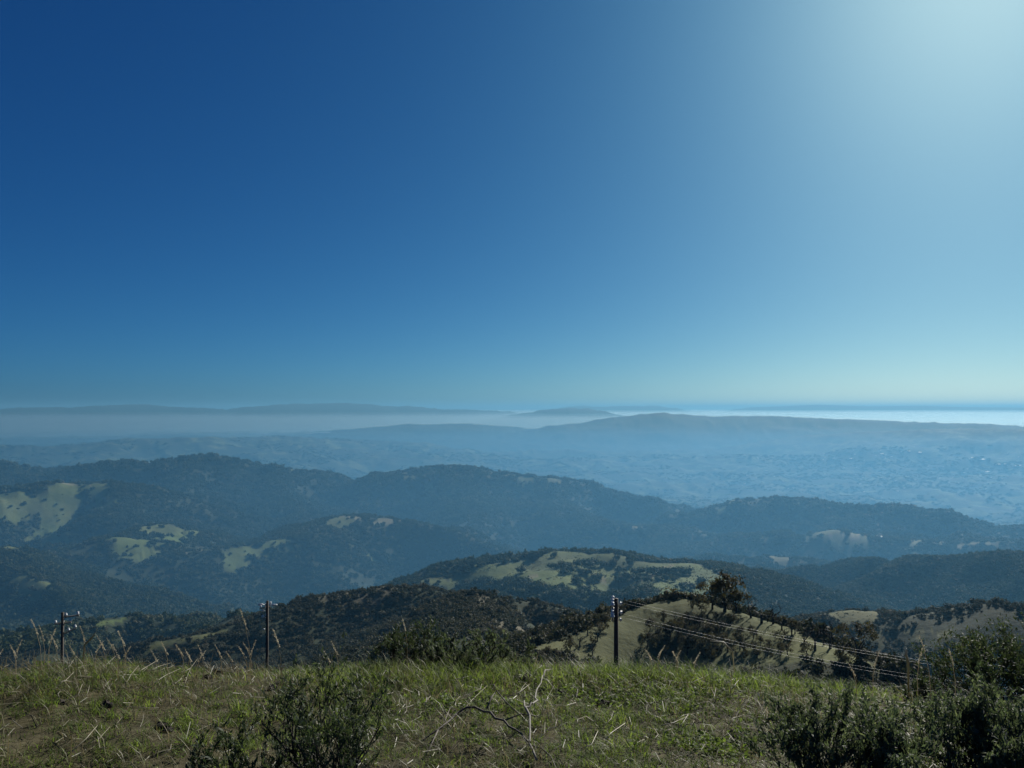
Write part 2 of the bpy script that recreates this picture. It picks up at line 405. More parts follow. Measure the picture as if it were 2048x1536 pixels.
def grid_z(x, y, G=None):
    """height (or another grid) at world points inside the fine sector"""
    G = HG if G is None else G
    a = (np.arctan2(x, y) - AZ0) / (AZ1 - AZ0) * (NA - 1); b = (np.log(np.maximum(np.hypot(x, y), .81)) - LR0) / (LR1 - LR0) * (NR - 1)
    a = np.clip(a, 0, NA - 1.001); b = np.clip(b, 0, NR - 1.001)
    i, j = a.astype(int), b.astype(int); u, v = a - i, b - j
    return (G[i, j] * (1 - u) + G[i + 1, j] * u) * (1 - v) + (G[i, j + 1] * (1 - u) + G[i + 1, j + 1] * u) * v

def hit(px, py, dmin=3.0, dmax=9e4):
    """where the sight line through a photo pixel meets the ground"""
    a, t = az_of(px, py)
    i = int(round((a - AZ0) / (AZ1 - AZ0) * (NA - 1))); i = min(max(i, 0), NA - 1)
    js = np.where((rs > dmin) & (rs < dmax) & (TAN[i] >= t))[0]
    if len(js) == 0:
        sub = np.where((rs > dmin) & (rs < dmax))[0]; j = sub[np.argmax(TAN[i][sub])]
    else: j = js[0]
    d = rs[j]
    x, y = d * math.sin(a), d * math.cos(a)
    return x, y, float(grid_z(np.array([x]), np.array([y]))[0])

# ------------------------------------------------------------------ land cover, mapped on the ground
def in_poly(x, y, poly):
    ins = np.zeros(x.shape, bool); j = len(poly) - 1
    for i in range(len(poly)):
        xi, yi = poly[i]; xj, yj = poly[j]
        c = ((yi > y) != (yj > y)) & (x < (xj - xi) * (y - yi) / (yj - yi + 1e-12) + xi)
        ins ^= c; j = i
    return ins

PASTURES = [  # outlines of open grass, (photo points, nearest and farthest distance), dryness
 ([(95,985),(110,968),(160,968),(215,965),(238,968),(215,980),(230,1005),(205,1022),(170,1000),(130,985)], 2500, 4200, .25),
 ([(-40,990),(0,985),(70,980),(130,995),(160,1020),(150,1045),(60,1062),(-40,1040)], 2000, 4200, .15),
 ([(195,1088),(235,1075),(275,1076),(320,1090),(330,1112),(270,1122),(215,1108)], 1700, 2300, .1),
 ([(260,1064),(300,1045),(330,1050),(365,1050),(392,1075),(350,1084),(315,1080)], 2100, 2700, .1),
 ([(325,1110),(380,1103),(440,1098),(500,1092),(555,1080),(590,1075),(575,1088),(615,1108),(570,1118),(520,1122),(480,1152),(450,1122),(430,1108),(380,1107)], 1600, 2300, .15),
 ([(735,1105),(745,1112),(778,1128),(760,1128),(738,1120)], 1500, 2400, .1),
 ([(200,1250),(220,1240),(262,1238),(245,1252),(215,1256)], 500, 800, .3),
 ([(840,1162),(880,1155),(910,1148),(905,1158),(870,1168)], 700, 1000, .3),
 ([(870,1170),(935,1139),(964,1126),(1022,1118),(1080,1111),(1121,1103),(1223,1103),(1292,1127),(1399,1134),(1452,1152),(1445,1175),(1400,1200),(1350,1205),(1240,1200),(1150,1190),(1050,1175),(1000,1165)], 560, 1000, .12),
 ([(1400,1030),(1450,1004),(1512,1002),(1500,1010),(1440,1025)], 3200, 4000, .3),
 ([(1560,1012),(1585,1006),(1595,1012),(1570,1016)], 3000, 4000, .4),
 ([(1510,1070),(1558,1068),(1550,1085),(1515,1090)], 2200, 3000, .6),
 ([(1608,1072),(1673,1060),(1700,1066),(1738,1076),(1730,1090),(1690,1092),(1660,1084),(1630,1076)], 2200, 3000, .5),
 ([(1740,1077),(1800,1079),(1900,1086),(1975,1084),(1970,1090),(1880,1094),(1800,1086)], 2200, 3000, .6),
 ([(1450,1116),(1490,1111),(1480,1118)], 1500, 2100, .7),
 ([(1532,1114),(1580,1116),(1635,1130),(1625,1136),(1560,1124)], 1500, 2100, .7),
 ([(1233,1056),(1260,1056),(1322,1052),(1310,1058),(1262,1062)], 2700, 3500, .6),
 ([(830,975),(865,972),(862,980),(835,985)], 3500, 5000, .4),
 ([(425,926),(455,928),(470,935),(440,936)], 4000, 5400, .3),
 ([(560,936),(620,940),(640,948),(590,944)], 4000, 5400, .3),
 ([(800,950),(870,940),(900,938),(860,945),(810,958)], 4000, 5000, .5),
 ([(990,945),(1050,954),(1107,960),(1150,970),(1100,966),(1030,958)], 4000, 5000, .5),
 ([(1050,1310),(1076,1292),(1130,1280),(1193,1253),(1244,1236),(1312,1211),(1365,1200),(1416,1207),(1450,1218),(1502,1233),(1545,1246),(1600,1273),(1660,1300),(1750,1345),(1500,1345),(1200,1340)], 90, 260, .5),
 ([(1665,1232),(1700,1222),(1760,1224),(1770,1245),(1720,1256),(1680,1250)], 330, 520, .8),
 ([(1740,1290),(1800,1275),(1790,1292)], 300, 520, .8),
 ([(1820,1262),(1870,1270),(1850,1280)], 300, 520, .8),
 ([(1880,1260),(1930,1265),(1900,1275)], 300, 520, .8),
 ([(220,1290),(330,1284),(420,1272),(475,1278),(400,1292),(250,1300)], 260, 460, .5),
 ([(60,1045),(110,1060),(130,1090),(80,1100),(40,1080)], 1500, 3200, .3),
 ([(640,1045),(690,1036),(720,1048),(670,1062)], 1900, 2500, .3),
 ([(0,1160),(60,1160),(110,1182),(60,1200),(0,1185)], 1000, 1700, .35),
 ([(0,1040),(60,1080),(40,1110),(0,1100)], 1300, 2600, .35),
]
SOILS = [([(985,1240),(1000,1222),(1030,1240),(1045,1262),(1010,1260),(975,1250)], 220, 420),
         ([(900,1215),(960,1198),(990,1204),(960,1215),(915,1228)], 300, 420),
         ([(1080,1240),(1100,1235),(1108,1252),(1090,1255)], 220, 420),
         ([(590,1268),(605,1262),(612,1278),(598,1284)], 200, 460),
         ([(700,1300),(780,1285),(790,1300)], 150, 460)]
KW = np.clip(np.hypot(X, Y) / 900, .1, 3)
PW = [X + KW * (26 * (fbm(X, Y, 70, 4, 1.1) - .5)), Y + KW * (70 * (fbm(X, Y, 70, 4, 9.1) - .5))]
rad = np.hypot(X, Y)
past = np.zeros(X.shape, np.float32); dry = np.full(X.shape, .35, np.float32); soil = np.zeros(X.shape, np.float32)
for poly, d0, d1, dr in PASTURES:
    wp = [hit(px, py, d0, d1)[:2] for px, py in poly]
    m = in_poly(PW[0], PW[1], wp) & (rad > d0 * .9) & (rad < d1 * 1.1)
    past[m] = 1; dry[m] = dr
for poly, d0, d1 in SOILS:
    wp = [hit(px, py, d0, d1)[:2] for px, py in poly]
    m = in_poly(PW[0], PW[1], wp)
    soil[m] = .35
TRAILS = [([(672,1036),(700,1036),(750,1038),(800,1042),(834,1047)], 1900, 2500), ([(1233,1055),(1262,1058),(1300,1055),(1340,1054)], 2700, 3500),
          ([(1650,1082),(1690,1078),(1730,1076),(1770,1078),(1830,1083),(1900,1089),(1960,1088)], 2200, 3000), ([(1235,1178),(1262,1168),(1290,1160),(1312,1146),(1340,1140)], 600, 1000),
          ([(330,1107),(380,1104),(430,1101)], 1700, 2300), ([(100,975),(150,972),(200,972)], 2800, 4000), ([(1060,1150),(1110,1146),(1160,1152),(1200,1150)], 600, 1000)]
for pts, d0, d1 in TRAILS:                                          # dirt tracks
    wp = [hit(px, py, d0, d1)[:2] for px, py in pts]
    for (xa, ya), (xb, yb) in zip(wp[:-1], wp[1:]):
        dx, dy = xb - xa, yb - ya
        t = np.clip(((PW[0] - xa) * dx + (PW[1] - ya) * dy) / (dx * dx + dy * dy + 1e-6), 0, 1)
        m = (np.hypot(PW[0] - xa - t * dx, PW[1] - ya - t * dy) < .0045 * d0) & (rad > d0 * .9) & (rad < d1 * 1.1)
        soil[m] = .55; past[m] = 1
# the valley beyond the hills: a quilt of grass, groves and towns
vq = fbm(X, Y, 1500, 5, 2.2); vq2 = fbm(X, Y, 420, 4, 6.2)
far = np.maximum(sstep(5600, 7000, rad), sstep(3700, 4200, rad) * sstep(-590, -660, HT))
past = np.maximum(past, far * sstep(.40, .50, .5 * vq + .5 * vq2 + .02)).astype(np.float32)
past = past * (1 - sstep(15000, 20000, rad))
# grass thins out unevenly towards the trees
past = (past * np.clip(.85 + 1.2 * (fbm(X, Y, 55, 4, 12.2) - .42), 0, 1)).astype(np.float32)
dry = np.clip(dry + .7 * (fbm(X, Y, 160, 4, 14.2) - .5), 0, 1).astype(np.float32)
near = sstep(60, 25, rad).astype(np.float32)
# small scruffy clearings in the scrub
clr = sstep(.66, .74, fbm(X, Y, 60, 4, 4.4)) * sstep(140, 220, rad) * sstep(700, 520, rad)
soil = np.maximum(soil, clr * .3).astype(np.float32)
PG, SG = past.reshape(len(azs), NR), soil.reshape(len(azs), NR)

na_all = len(azs)
ii, jj = np.meshgrid(np.arange(na_all), np.arange(NR - 1), indexing='ij')
i2 = (ii + 1) % na_all
Fq = np.stack([ii * NR + jj, i2 * NR + jj, i2 * NR + jj + 1, ii * NR + jj + 1], -1).reshape(-1, 4)[:, ::-1]
cidx = len(X)
V = np.concatenate([np.stack([X, Y, HT], 1), [[0, 0, -1.66]]])
cap = np.stack([np.arange(na_all) * NR, np.full(na_all, cidx), ((np.arange(na_all) + 1) % na_all) * NR], -1)[:, ::-1]
flat = np.concatenate([Fq.ravel(), cap.ravel()]); cnt = np.concatenate([np.full(len(Fq), 4), np.full(len(cap), 3)])
pad = lambda a, v=0: np.concatenate([a, [v]]).astype(np.float32)
gme = mesh_np('ground', V, flat, cnt, M['ground'], {
    'pasture': ('POINT', 'FLOAT', pad(past)), 'soil': ('POINT', 'FLOAT', pad(soil)),
    'near': ('POINT', 'FLOAT', pad(near, 1)), 'dry': ('POINT', 'FLOAT', pad(dry)), 'plain': ('POINT', 'FLOAT', pad(far * 1.0))}, smooth=True)
tag(obj('terrain', gme), 'grassy roadside brink falling to wooded hills, hazy valley and far ranges', 'terrain', kind='structure')

# ------------------------------------------------------------------ air: even haze, and the low fog lying in the valley
def volume_mat(name, dens, col, g):
    m = bpy.data.materials.new(name); m.use_nodes = True
    n, l = m.node_tree.nodes, m.node_tree.links
    n.remove(n['Principled BSDF'])
    v = n.new('ShaderNodeVolumePrincipled')
    v.inputs['Color'].default_value = (*col, 1); v.inputs['Density'].default_value = dens
    v.inputs['Anisotropy'].default_value = g; v.inputs['Density Attribute'].default_value = ''
    l.new(v.outputs[0], n['Material Output'].inputs['Volume'])
    return m
zlow = float(HT.min())
ztop = float(HT.max()) + 15
b = MB(); b.box((0, 0, (zlow - 1 + ztop) / 2), (190e3, 190e3, ztop + 1 - zlow))
hz = obj('haze', b.mesh('haze', volume_mat('haze_air', 3.2e-5, (0.15, 0.38, 0.57), 0.36)))
tag(hz, 'thin blue haze filling the air over the valley', 'haze', kind='stuff')
def fog(name, label, prof, dens, g, col, rough):
    """closed body of mist: floor below the ground, uneven top; prof = (distance, top height)"""
    n, Vv, Ff = 60, [], []
    rows = [(prof[0][0], zlow - .5)] + prof + [(prof[-1][0] + 10, zlow - .5)]
    for s_, (r_, z_) in enumerate(rows):
        for k in range(n + 1):
            a = R(-80) + R(160) * k / n; x, y = r_ * math.sin(a), r_ * math.cos(a)
            dz = rough * (float(fbm(np.array([x]), np.array([y]), 9000, 3, 1.3)[0]) - .5) if 1 < s_ < len(rows) - 1 else 0
            Vv.append((x, y, z_ + dz))
    N, S_ = n + 1, len(rows)
    for s_ in range(S_):
        t = (s_ + 1) % S_
        for k in range(n): Ff.append((s_ * N + k, s_ * N + k + 1, t * N + k + 1, t * N + k))
    Ff.append(tuple(s_ * N for s_ in range(S_))); Ff.append(tuple(s_ * N + n for s_ in range(S_))[::-1])
    me = bpy.data.meshes.new(name); me.from_pydata(Vv, [], Ff)
    me.materials.append(volume_mat(name + '_air', dens, col, g))
    return tag(obj(name, me), label, 'fog', kind='stuff')
fog('hill_haze', 'blue haze pooled among the wooded hills and near valley', [(350, -97), (900, -22), (2000, -12), (3500, -26), (5000, -62), (7000, -136), (9000, -230), (11500, -357), (14000, -511), (18000, -905)], 3.2e-5, .36, (0.13, 0.385, 0.64), 0)
fog('hill_mist', 'deeper blue haze settled along the foot of the wooded hills', [(350, -97), (900, -42), (2000, -43), (4000, -126), (5000, -188), (6000, -279), (7000, -390), (8200, -570), (9500, -905)], 4.2e-5, .34, (0.14, 0.41, 0.69), 0)
fog('slope_haze', 'faint blue haze hanging over the scrub mounds and the oak knoll', [(60, -23), (200, -43), (500, -51), (1000, -62), (1500, -157), (1900, -334), (2300, -905)], 1.25e-4, .42, (0.16, 0.43, 0.70), 0)
steps_ = [(f * 1000.0, 0) for f in (30, 33, 36, 40, 44, 49, 54, 60, 66, 73, 80, 88)]
fog('thin_mist', 'thin upper veil of mist between the far ranges', [(25000, -880)] + [(r_, max(-250, -90 - (45000 - r_) * .012) if r_ < 45000 else -90) for r_, _ in steps_], 1.6e-5, .82, (0.52, 0.82, 0.95), 60)
fog('fog_bank', 'bright fog bank lying low between the far ranges', [(27500, -880)] + [(r_ + 500, -125 - (45000 - r_) * .012 if r_ < 45000 else -125) for r_, _ in steps_], 5e-5, .85, (0.80, 0.95, 0.95), 70)
fog('deep_fog', 'thicker fog filling the bottom of the fog bank', [(28000, -890)] + [(r_ + 900, -215 - (45000 - r_) * .012 if r_ < 45000 else -215) for r_, _ in steps_], 1.8e-4, .85, (0.86, 0.96, 0.93), 80)

# ------------------------------------------------------------------ leaf-clump crowns and scattered stands
def leaf_cloud(P, N, size, r_, elong=1.6, axis=None):
    """one bent leaf-shaped quad at each point P, roughly facing N"""
    n = len(P)
    N = N + r_.normal(0, .55, (n, 3)); N /= np.linalg.norm(N, axis=1, keepdims=True) + 1e-9
    T = r_.normal(0, 1, (n, 3)) if axis is None else axis + r_.normal(0, .38, (n, 3)); T -= N * (T * N).sum(1, keepdims=True); T /= np.linalg.norm(T, axis=1, keepdims=True) + 1e-9
    B = np.cross(N, T)
    s = (size * r_.uniform(.6, 1.35, n))[:, None]
    k = r_.uniform(.55, 1.0, (n, 1))
    V = np.stack([P - T * s * elong * .5, P + B * s * .5 * k + N * s * .12, P + T * s * elong * .5, P - B * s * .5 * k + N * s * .12], 1).reshape(-1, 3)
    Fx = np.arange(n * 4).reshape(n, 4)
    return V, Fx

def crown_mesh(name, seed, mat, n=160, lobes=6, w=1.0, h=.75, size=.26, core=.62, lift=.55):
    """uneven leafy crown, about one unit in radius, standing on z = 0"""
    r_ = np.random.default_rng(seed)
    C = np.stack([r_.uniform(-.55, .55, lobes) * w, r_.uniform(-.55, .55, lobes) * w, lift + r_.uniform(-.22, .38, lobes) * h], 1)
    rad_ = r_.uniform(.32, .58, lobes)
    li = r_.integers(0, lobes, n)
    D = r_.normal(0, 1, (n, 3)); D /= np.linalg.norm(D, axis=1, keepdims=True)
    P = C[li] + D * (rad_[li] * r_.uniform(.72, 1.08, n))[:, None]
    Vv, Fx = leaf_cloud(P, D, size, r_, 1.35)
    parts_v, parts_f, cnts = [Vv], [Fx.ravel()], [np.full(len(Fx), 4)]
    if core:
        ico = [(0,0,1),(.894,0,.447),(.276,.851,.447),(-.724,.526,.447),(-.724,-.526,.447),(.276,-.851,.447),(.724,.526,-.447),(-.276,.851,-.447),(-.894,0,-.447),(-.276,-.851,-.447),(.724,-.526,-.447),(0,0,-1)]
        tri = [(0,1,2),(0,2,3),(0,3,4),(0,4,5),(0,5,1),(1,6,2),(2,7,3),(3,8,4),(4,9,5),(5,10,1),(6,7,2),(7,8,3),(8,9,4),(9,10,5),(10,6,1),(11,7,6),(11,8,7),(11,9,8),(11,10,9),(11,6,10)]
        I = np.array(ico); off = len(Vv)
        for c, rr in zip(C, rad_):
            parts_v.append(c + I * rr * core * r_.uniform(.8, 1.15, (12, 1))); parts_f.append((np.array(tri) + off).ravel()); cnts.append(np.full(20, 3)); off += 12
    return mesh_np(name, np.concatenate(parts_v), np.concatenate(parts_f), np.concatenate(cnts), mat)

def scatter_group(coll):
    ng = bpy.data.node_groups.new('stand_of_plants', 'GeometryNodeTree')
    ng.interface.new_socket('Geometry', in_out='INPUT', socket_type='NodeSocketGeometry')
    ng.interface.new_socket('Geometry', in_out='OUTPUT', socket_type='NodeSocketGeometry')
    n, l = ng.nodes, ng.links
    gi, go = n.new('NodeGroupInput'), n.new('NodeGroupOutput')
    ci = n.new('GeometryNodeCollectionInfo'); ci.inputs['Collection'].default_value = coll
    ci.inputs['Separate Children'].default_value = True; ci.inputs['Reset Children'].default_value = True
    ip = n.new('GeometryNodeInstanceOnPoints'); ip.inputs['Pick Instance'].default_value = True
    def na(k, t):
        a = n.new('GeometryNodeInputNamedAttribute'); a.data_type = t; a.inputs['Name'].default_value = k; return a.outputs['Attribute']
    l.new(gi.outputs[0], ip.inputs['Points']); l.new(ci.outputs[0], ip.inputs['Instance'])
    l.new(na('pick', 'INT'), ip.inputs['Instance Index']); l.new(na('size', 'FLOAT_VECTOR'), ip.inputs['Scale'])
    l.new(na('turn', 'FLOAT_VECTOR'), ip.inputs['Rotation']); l.new(ip.outputs[0], go.inputs[0])
    return ng

def stand(name, label, cat, pts, scale, meshes, sq=(.8, 1.2)):
    coll = bpy.data.collections.new(name + '_kinds')
    for m in meshes: coll.objects.link(bpy.data.objects.new(m.name, m))
    n = len(pts)
    turn = np.stack([rng.normal(0, .08, n), rng.normal(0, .08, n), rng.uniform(0, 6.28, n)], 1)
    size = scale[:, None] * np.stack([rng.uniform(.8, 1.2, n), rng.uniform(.8, 1.2, n), rng.uniform(*sq, n)], 1)
    me = mesh_np(name, pts, None, None, None, {
        'pick': ('POINT', 'INT', rng.integers(0, len(meshes), n).astype(np.int32)),
        'size': ('POINT', 'FLOAT_VECTOR', size.astype(np.float32)), 'turn': ('POINT', 'FLOAT_VECTOR', turn.astype(np.float32))})
    o = obj(name, me)
    md = o.modifiers.new('stand', 'NODES'); md.node_group = scatter_group(coll)
    return tag(o, label, cat, kind='stuff')

def seen(x, y, z, tall, slack):
    a = (np.arctan2(x, y) - AZ0) / (AZ1 - AZ0) * (NA - 1); r = np.hypot(x, y)
    b_ = (np.log(r) - LR0) / (LR1 - LR0) * (NR - 1)
    i = np.clip(a, 0, NA - 1).astype(int); j = np.clip(b_ - 1, 0, NR - 1).astype(int)
    return (z + tall) / r > VISMAX[i, j] - slack

def candidates(n, r0, r1, power, amax=39):
    a = rng.uniform(R(-amax), R(amax), n); u = rng.uniform(0, 1, n)
    r = (r0 ** power + u * (r1 ** power - r0 ** power)) ** (1 / power) if power else r0 * (r1 / r0) ** u
    return np.sin(a) * r, np.cos(a) * r, r

# the wooded hills: trees too many to count
x1, y1, r1 = candidates(60000, 560, 1750, 2.0)
x2, y2, r2 = candidates(130000, 1750, 6200, 0)
a3 = rng.uniform(R(14), R(39), 45000); r3 = np.sqrt(rng.uniform(700 ** 2, 1400 ** 2, 45000)); x3, y3 = np.sin(a3) * r3, np.cos(a3) * r3
x_, y_, r_w = np.concatenate([x1, x2, x3]), np.concatenate([y1, y2, y3]), np.concatenate([r1, r2, r3])
z_ = grid_z(x_, y_); pz = grid_z(x_, y_, PG)
gap = fbm(x_, y_, 140, 4, 5.5)
keep = ((rng.random(len(x_)) < 1 - .75 * sstep(3700, 4200, r_w) * sstep(-590, -660, z_)) & (pz < .35 + rng.normal(0, .12, len(x_))) | ((rng.random(len(x_)) < .05) & (r_w > 1000))) & seen(x_, y_, z_, 12, .004) & (gap + rng.normal(0, .06, len(x_)) > .27)
e_right = (x_ / y_ > .30) & (r_w < 1400)                         # the right-hand ridge wears low brush
size_w = np.where(r_w < 1750, rng.uniform(2.2, 6.4, len(x_)), np.maximum(5.0, r_w * .0025) * rng.uniform(.45, 1.5, len(x_)))
size_w = size_w * (.5 + 1.05 * fbm(x_, y_, 170, 3, 18.8))
size_w = np.where(e_right, size_w * .5, size_w)
WOOD = [crown_mesh('woodland_crown', 20 + i, M['wood_leaf'], n=90, lobes=5, size=.34, lift=.5) for i in range(5)]
stand('woodland', 'dark woodland mantling the hills below the road', 'woodland',
      np.stack([x_, y_, z_ - .12 * size_w], 1)[keep], size_w[keep], WOOD)
print('WOOD', keep.sum())

# groves dotted over the valley floor
x_, y_, r_g = candidates(52000, 5600, 15500, 0)
z_ = grid_z(x_, y_)
gv = .5 * fbm(x_, y_, 900, 4, 21.1) + .5 * fbm(x_, y_, 260, 3, 23.1)
keep = seen(x_, y_, z_, 15, .002) & (gv + rng.normal(0, .03, len(x_)) > .51) & (z_ < -480)
size_g = r_g * .0019 * rng.uniform(.5, 1.6, len(x_))
stand('valley_groves', 'dark groves and hedges dotted over the hazy valley floor', 'groves', np.stack([x_, y_, z_ - .2 * size_g], 1)[keep], size_g[keep], WOOD, (.4, .75))
print('GROVE', keep.sum())

# brush on the nearer mounds
x_, y_, r_b = candidates(60000, 120, 640, 1.6)
z_ = grid_z(x_, y_); pz = grid_z(x_, y_, PG); sz_ = grid_z(x_, y_, SG)
gap = fbm(x_, y_, 26, 3, 7.5)
keep = (pz < .4) & (sz_ < .45 + rng.normal(0, .2, len(x_))) & seen(x_, y_, z_, 3, .012) & (gap + rng.normal(0, .07, len(x_)) > .38)
size_b = rng.uniform(.7, 2.1, len(x_)) * np.where(rng.random(len(x_)) < .06, 1.7, 1)
BRUSH = [crown_mesh('scrub_crown', 40 + i, M['scrub_leaf'], n=110, lobes=5, size=.24, core=.5, lift=.42, h=.6) for i in range(5)]
stand('chaparral', 'dark chaparral brush matting the mounds below the brink', 'brush', np.stack([x_, y_, z_ - .1], 1)[keep], size_b[keep], BRUSH)
print('BRUSH', keep.sum())

# tussocks and low bushes roughening the open grass
x_, y_, r_b = candidates(90000, 100, 1000, 1.5)
z_ = grid_z(x_, y_); pz = grid_z(x_, y_, PG)
tus = fbm(x_, y_, 18, 4, 15.5)
keep = (pz > .4) & seen(x_, y_, z_, 1, .006) & (tus + rng.normal(0, .05, len(x_)) > .47)
size_t = np.clip(r_b / 700, .22, 1) * rng.uniform(.35, 1.0, len(x_)) * np.where(rng.random(len(x_)) < .07, 2.0, 1)
TUFT = [crown_mesh('tussock', 55 + i, M['tussock'], n=70, lobes=5, size=.30, core=.4, lift=.22, h=.5) for i in range(4)]
stand('tussocks', 'grass tussocks and low bushes roughening the open slopes', 'tussocks', np.stack([x_, y_, z_ - .05], 1)[keep], size_t[keep], TUFT, (.5, .9))
print('TUFT', keep.sum())

# ------------------------------------------------------------------ branching wood
def branches(mb, p, d, length, r0, depth, r_, tips, bend=.25, kids=(2, 3), shrink=.68, n=6, up=.1, along=None):
    pts, rads = [Vector(p)], [r0]
    steps = 4
    for i in range(steps):
        d = (d + Vector(r_.normal(0, bend, 3)) + Vector((0, 0, up))).normalized()
        pts.append(pts[-1] + d * (length / steps)); rads.append(r0 * (1 - .42 * (i + 1) / steps))
    mb.tube(pts, rads, n, cap=False)
    if depth <= 1 and along is not None: along += [(q, d, length) for q in pts[1:]]
    if depth == 0:
        tips.append((pts[-1], d, length)); return
    for k in range(int(r_.integers(kids[0], kids[1] + 1))):
        j = int(r_.integers(2, steps + 1)) if k else steps
        side = Vector(r_.normal(0, 1, 3)); side = (side - d * side.dot(d)).normalized()
        nd = (d * r_.uniform(.5, .9) + side * r_.uniform(.5, .95)).normalized()
        branches(mb, pts[j], nd, length * shrink * r_.uniform(.8, 1.15), rads[j] * .72, depth - 1, r_, tips, bend, kids, shrink, max(3, n - 1), up, along)

def tree_kind(seed, leaf_mat, bark, n_leaf=500, spread=.5, leaf=.10, depth=3, trunk=.30, fork=3):
    """unit-height tree: trunk with limbs, and a crown of leaf clumps at the limb tips"""
    r_ = np.random.default_rng(seed); mb, tips = MB(), []
    mb.tube([(0, 0, -.06), (r_.normal(0, .008), r_.normal(0, .008), trunk * .5), (r_.normal(0, .02), r_.normal(0, .02), trunk)], [.05, .034, .03], 7)
    for k in range(fork):
        a = 6.28 * k / fork + r_.uniform(-.5, .5)
        d = Vector((math.cos(a) * spread, math.sin(a) * spread, r_.uniform(.55, 1.0))).normalized()
        branches(mb, (0, 0, trunk * r_.uniform(.75, 1)), d, .30 * r_.uniform(.8, 1.2), .024, depth - 1, r_, tips, .22, (2, 3), .72, 5, .06)
    zt = max(t[0].z for t in tips)
    for v in mb.v: v *= 1 / max(zt, .5) if False else 1
    tm = mb.mesh('trunk', bark)
    cm = None
    if n_leaf:
        T = np.array([t[0] for t in tips]); li = r_.integers(0, len(T), n_leaf)
        P = T[li] + r_.normal(0, .05, (n_leaf, 3))
        ctr = np.array([0, 0, .5]); N = P - ctr; N /= np.linalg.norm(N, axis=1, keepdims=True)
        Vv, Fx = leaf_cloud(P, N, leaf, r_, 1.4)
        cm = mesh_np('crown', Vv, Fx.ravel(), np.full(len(Fx), 4), leaf_mat)
    return tm, cm

def dome_oak(seed):
    """live oak seen from afar: short trunk and a wide dense dome"""
    mb = MB(); r_ = np.random.default_rng(seed)
    mb.tube([(0, 0, -.15), (.01, .02, .2), (.03, -.02, .45)], [.09, .06, .05], 6)
    for k in range(4):
        a = 1.57 * k + r_.uniform(-.4, .4); mb.tube([(.02, 0, .35), (math.cos(a) * .35, math.sin(a) * .35, .68)], [.04, .02], 5)
    return mb.mesh('trunk', M['bark']), crown_mesh('crown', seed, M['oak_leaf'], n=360, lobes=8, size=.17, core=.55, lift=.55, w=1.1)

def plant_tree(name, label, cat, loc, kind, s, rot, group=None):
    t = thing(name, label, cat, loc, rot, group, s)
    obj('trunk', kind[0], t)
    if kind[1]: obj('crown', kind[1], t)
    return t

OAKS = [dome_oak(60 + i) for i in range(6)]
oak_px = [(z[0] / 2.926 + 680, z[1] / 2.926 + 780) for z in [(820,1045),(1115,1005),(1145,998),(1250,985),(1240,1045),(1270,1052),(1300,1045),(1340,1048),(1385,1038),(1420,1030),(1450,1040),(1480,1035),(1540,1038),(1615,1020),(1600,1045),(1690,1040),(1055,1080),(1310,1085),(1335,1082),(1415,1098),(1445,1090),(1490,1130),(1520,1122),(1640,1085),(1630,1150),(1660,1140),(1730,1095),(1755,1090),(1800,1075),(1830,1090),(1880,1090),(1930,1085),(1970,1088),(2015,1098),(1740,1135),(1400,1145),(1430,1185),(1385,1150),(1470,1150),(1560,1210),(1500,1215),(1800,1130),(1860,1125),(1900,1120),(1960,1130)]]
oak_px += [(z[0] / 2.926 + 1348, z[1] / 2.926 + 780) for z in [(20,1085),(60,1090),(40,1180),(90,1170),(150,1160),(10,1105)]]
for i, (px, py) in enumerate(oak_px):
    p = hit(px, py, 560, 1000); s = random.uniform(5.5, 8.5)
    plant_tree('oak_tree', 'round dark oak dotting the pale grass of the knoll', 'tree', (p[0], p[1], p[2] - .3), OAKS[i % 6], s, random.uniform(0, 6.28), 'oaks scattered on the grassy knoll')
band = [(620,1130),(900,1125),(1250,1205),(1500,1215),(1800,1190),(1900,1230),(1500,1290),(1250,1260),(800,1190)]
bw = [hit(z[0] / 2.926 + 680, z[1] / 2.926 + 780, 520, 960)[:2] for z in band]
bx0, bx1 = min(p[0] for p in bw), max(p[0] for p in bw); by0, by1 = min(p[1] for p in bw), max(p[1] for p in bw)
k = 0
while k < 120:
    q = np.array([random.uniform(bx0, bx1)]), np.array([random.uniform(by0, by1)])
    if not in_poly(q[0], q[1], bw)[0]: continue
    z = float(grid_z(*q)[0]); s = random.uniform(5, 8.5); k += 1
    plant_tree('oak_tree', 'dark oak in the crowded grove at the foot of the grassy knoll', 'tree', (q[0][0], q[1][0], z - .3), OAKS[k % 6], s, random.uniform(0, 6.28), 'oaks in the grove below the knoll')

# burnt trees on the tan slope: base pixel, top row, leafy or bare, label
BURNT = [tree_kind(80 + i, M['burnt_leaf'], M['char'], n_leaf=0, spread=.55, depth=4, fork=3) for i in range(4)]
SCORCH = [tree_kind(90 + i, M['burnt_leaf'], M['char'], n_leaf=900, spread=.6, depth=4, leaf=.055, fork=4) for i in range(4)]
def burnt(px, py, top, leafy_, label, group=None, seed=0, lean=0.0):
    p = hit(px, py, 110, 230); d = math.hypot(p[0], p[1])
    t = plant_tree('burnt_tree', label, 'tree', p, (SCORCH if leafy_ else BURNT)[seed % 4], d * (py - top) / F * 1.02, seed * 1.7, group)
    t.rotation_euler[1] = lean
    return t
burnt(1449, 1230, 1153, 1, 'tallest scorched oak with brown leaves crowning the tan slope', seed=0)
burnt(1425, 1222, 1172, 1, 'scorched oak close beside the tallest one on the crest', seed=1)
burnt(1472, 1228, 1180, 1, 'scorched oak between the tallest one and the forked bare tree', seed=2)
burnt(1502, 1240, 1192, 0, 'forked bare burnt oak on the crest of the tan slope', seed=0, lean=-.2)
burnt(1386, 1223, 1203, 1, 'low bushy scorched tree on the crest nearest the pole', seed=3)
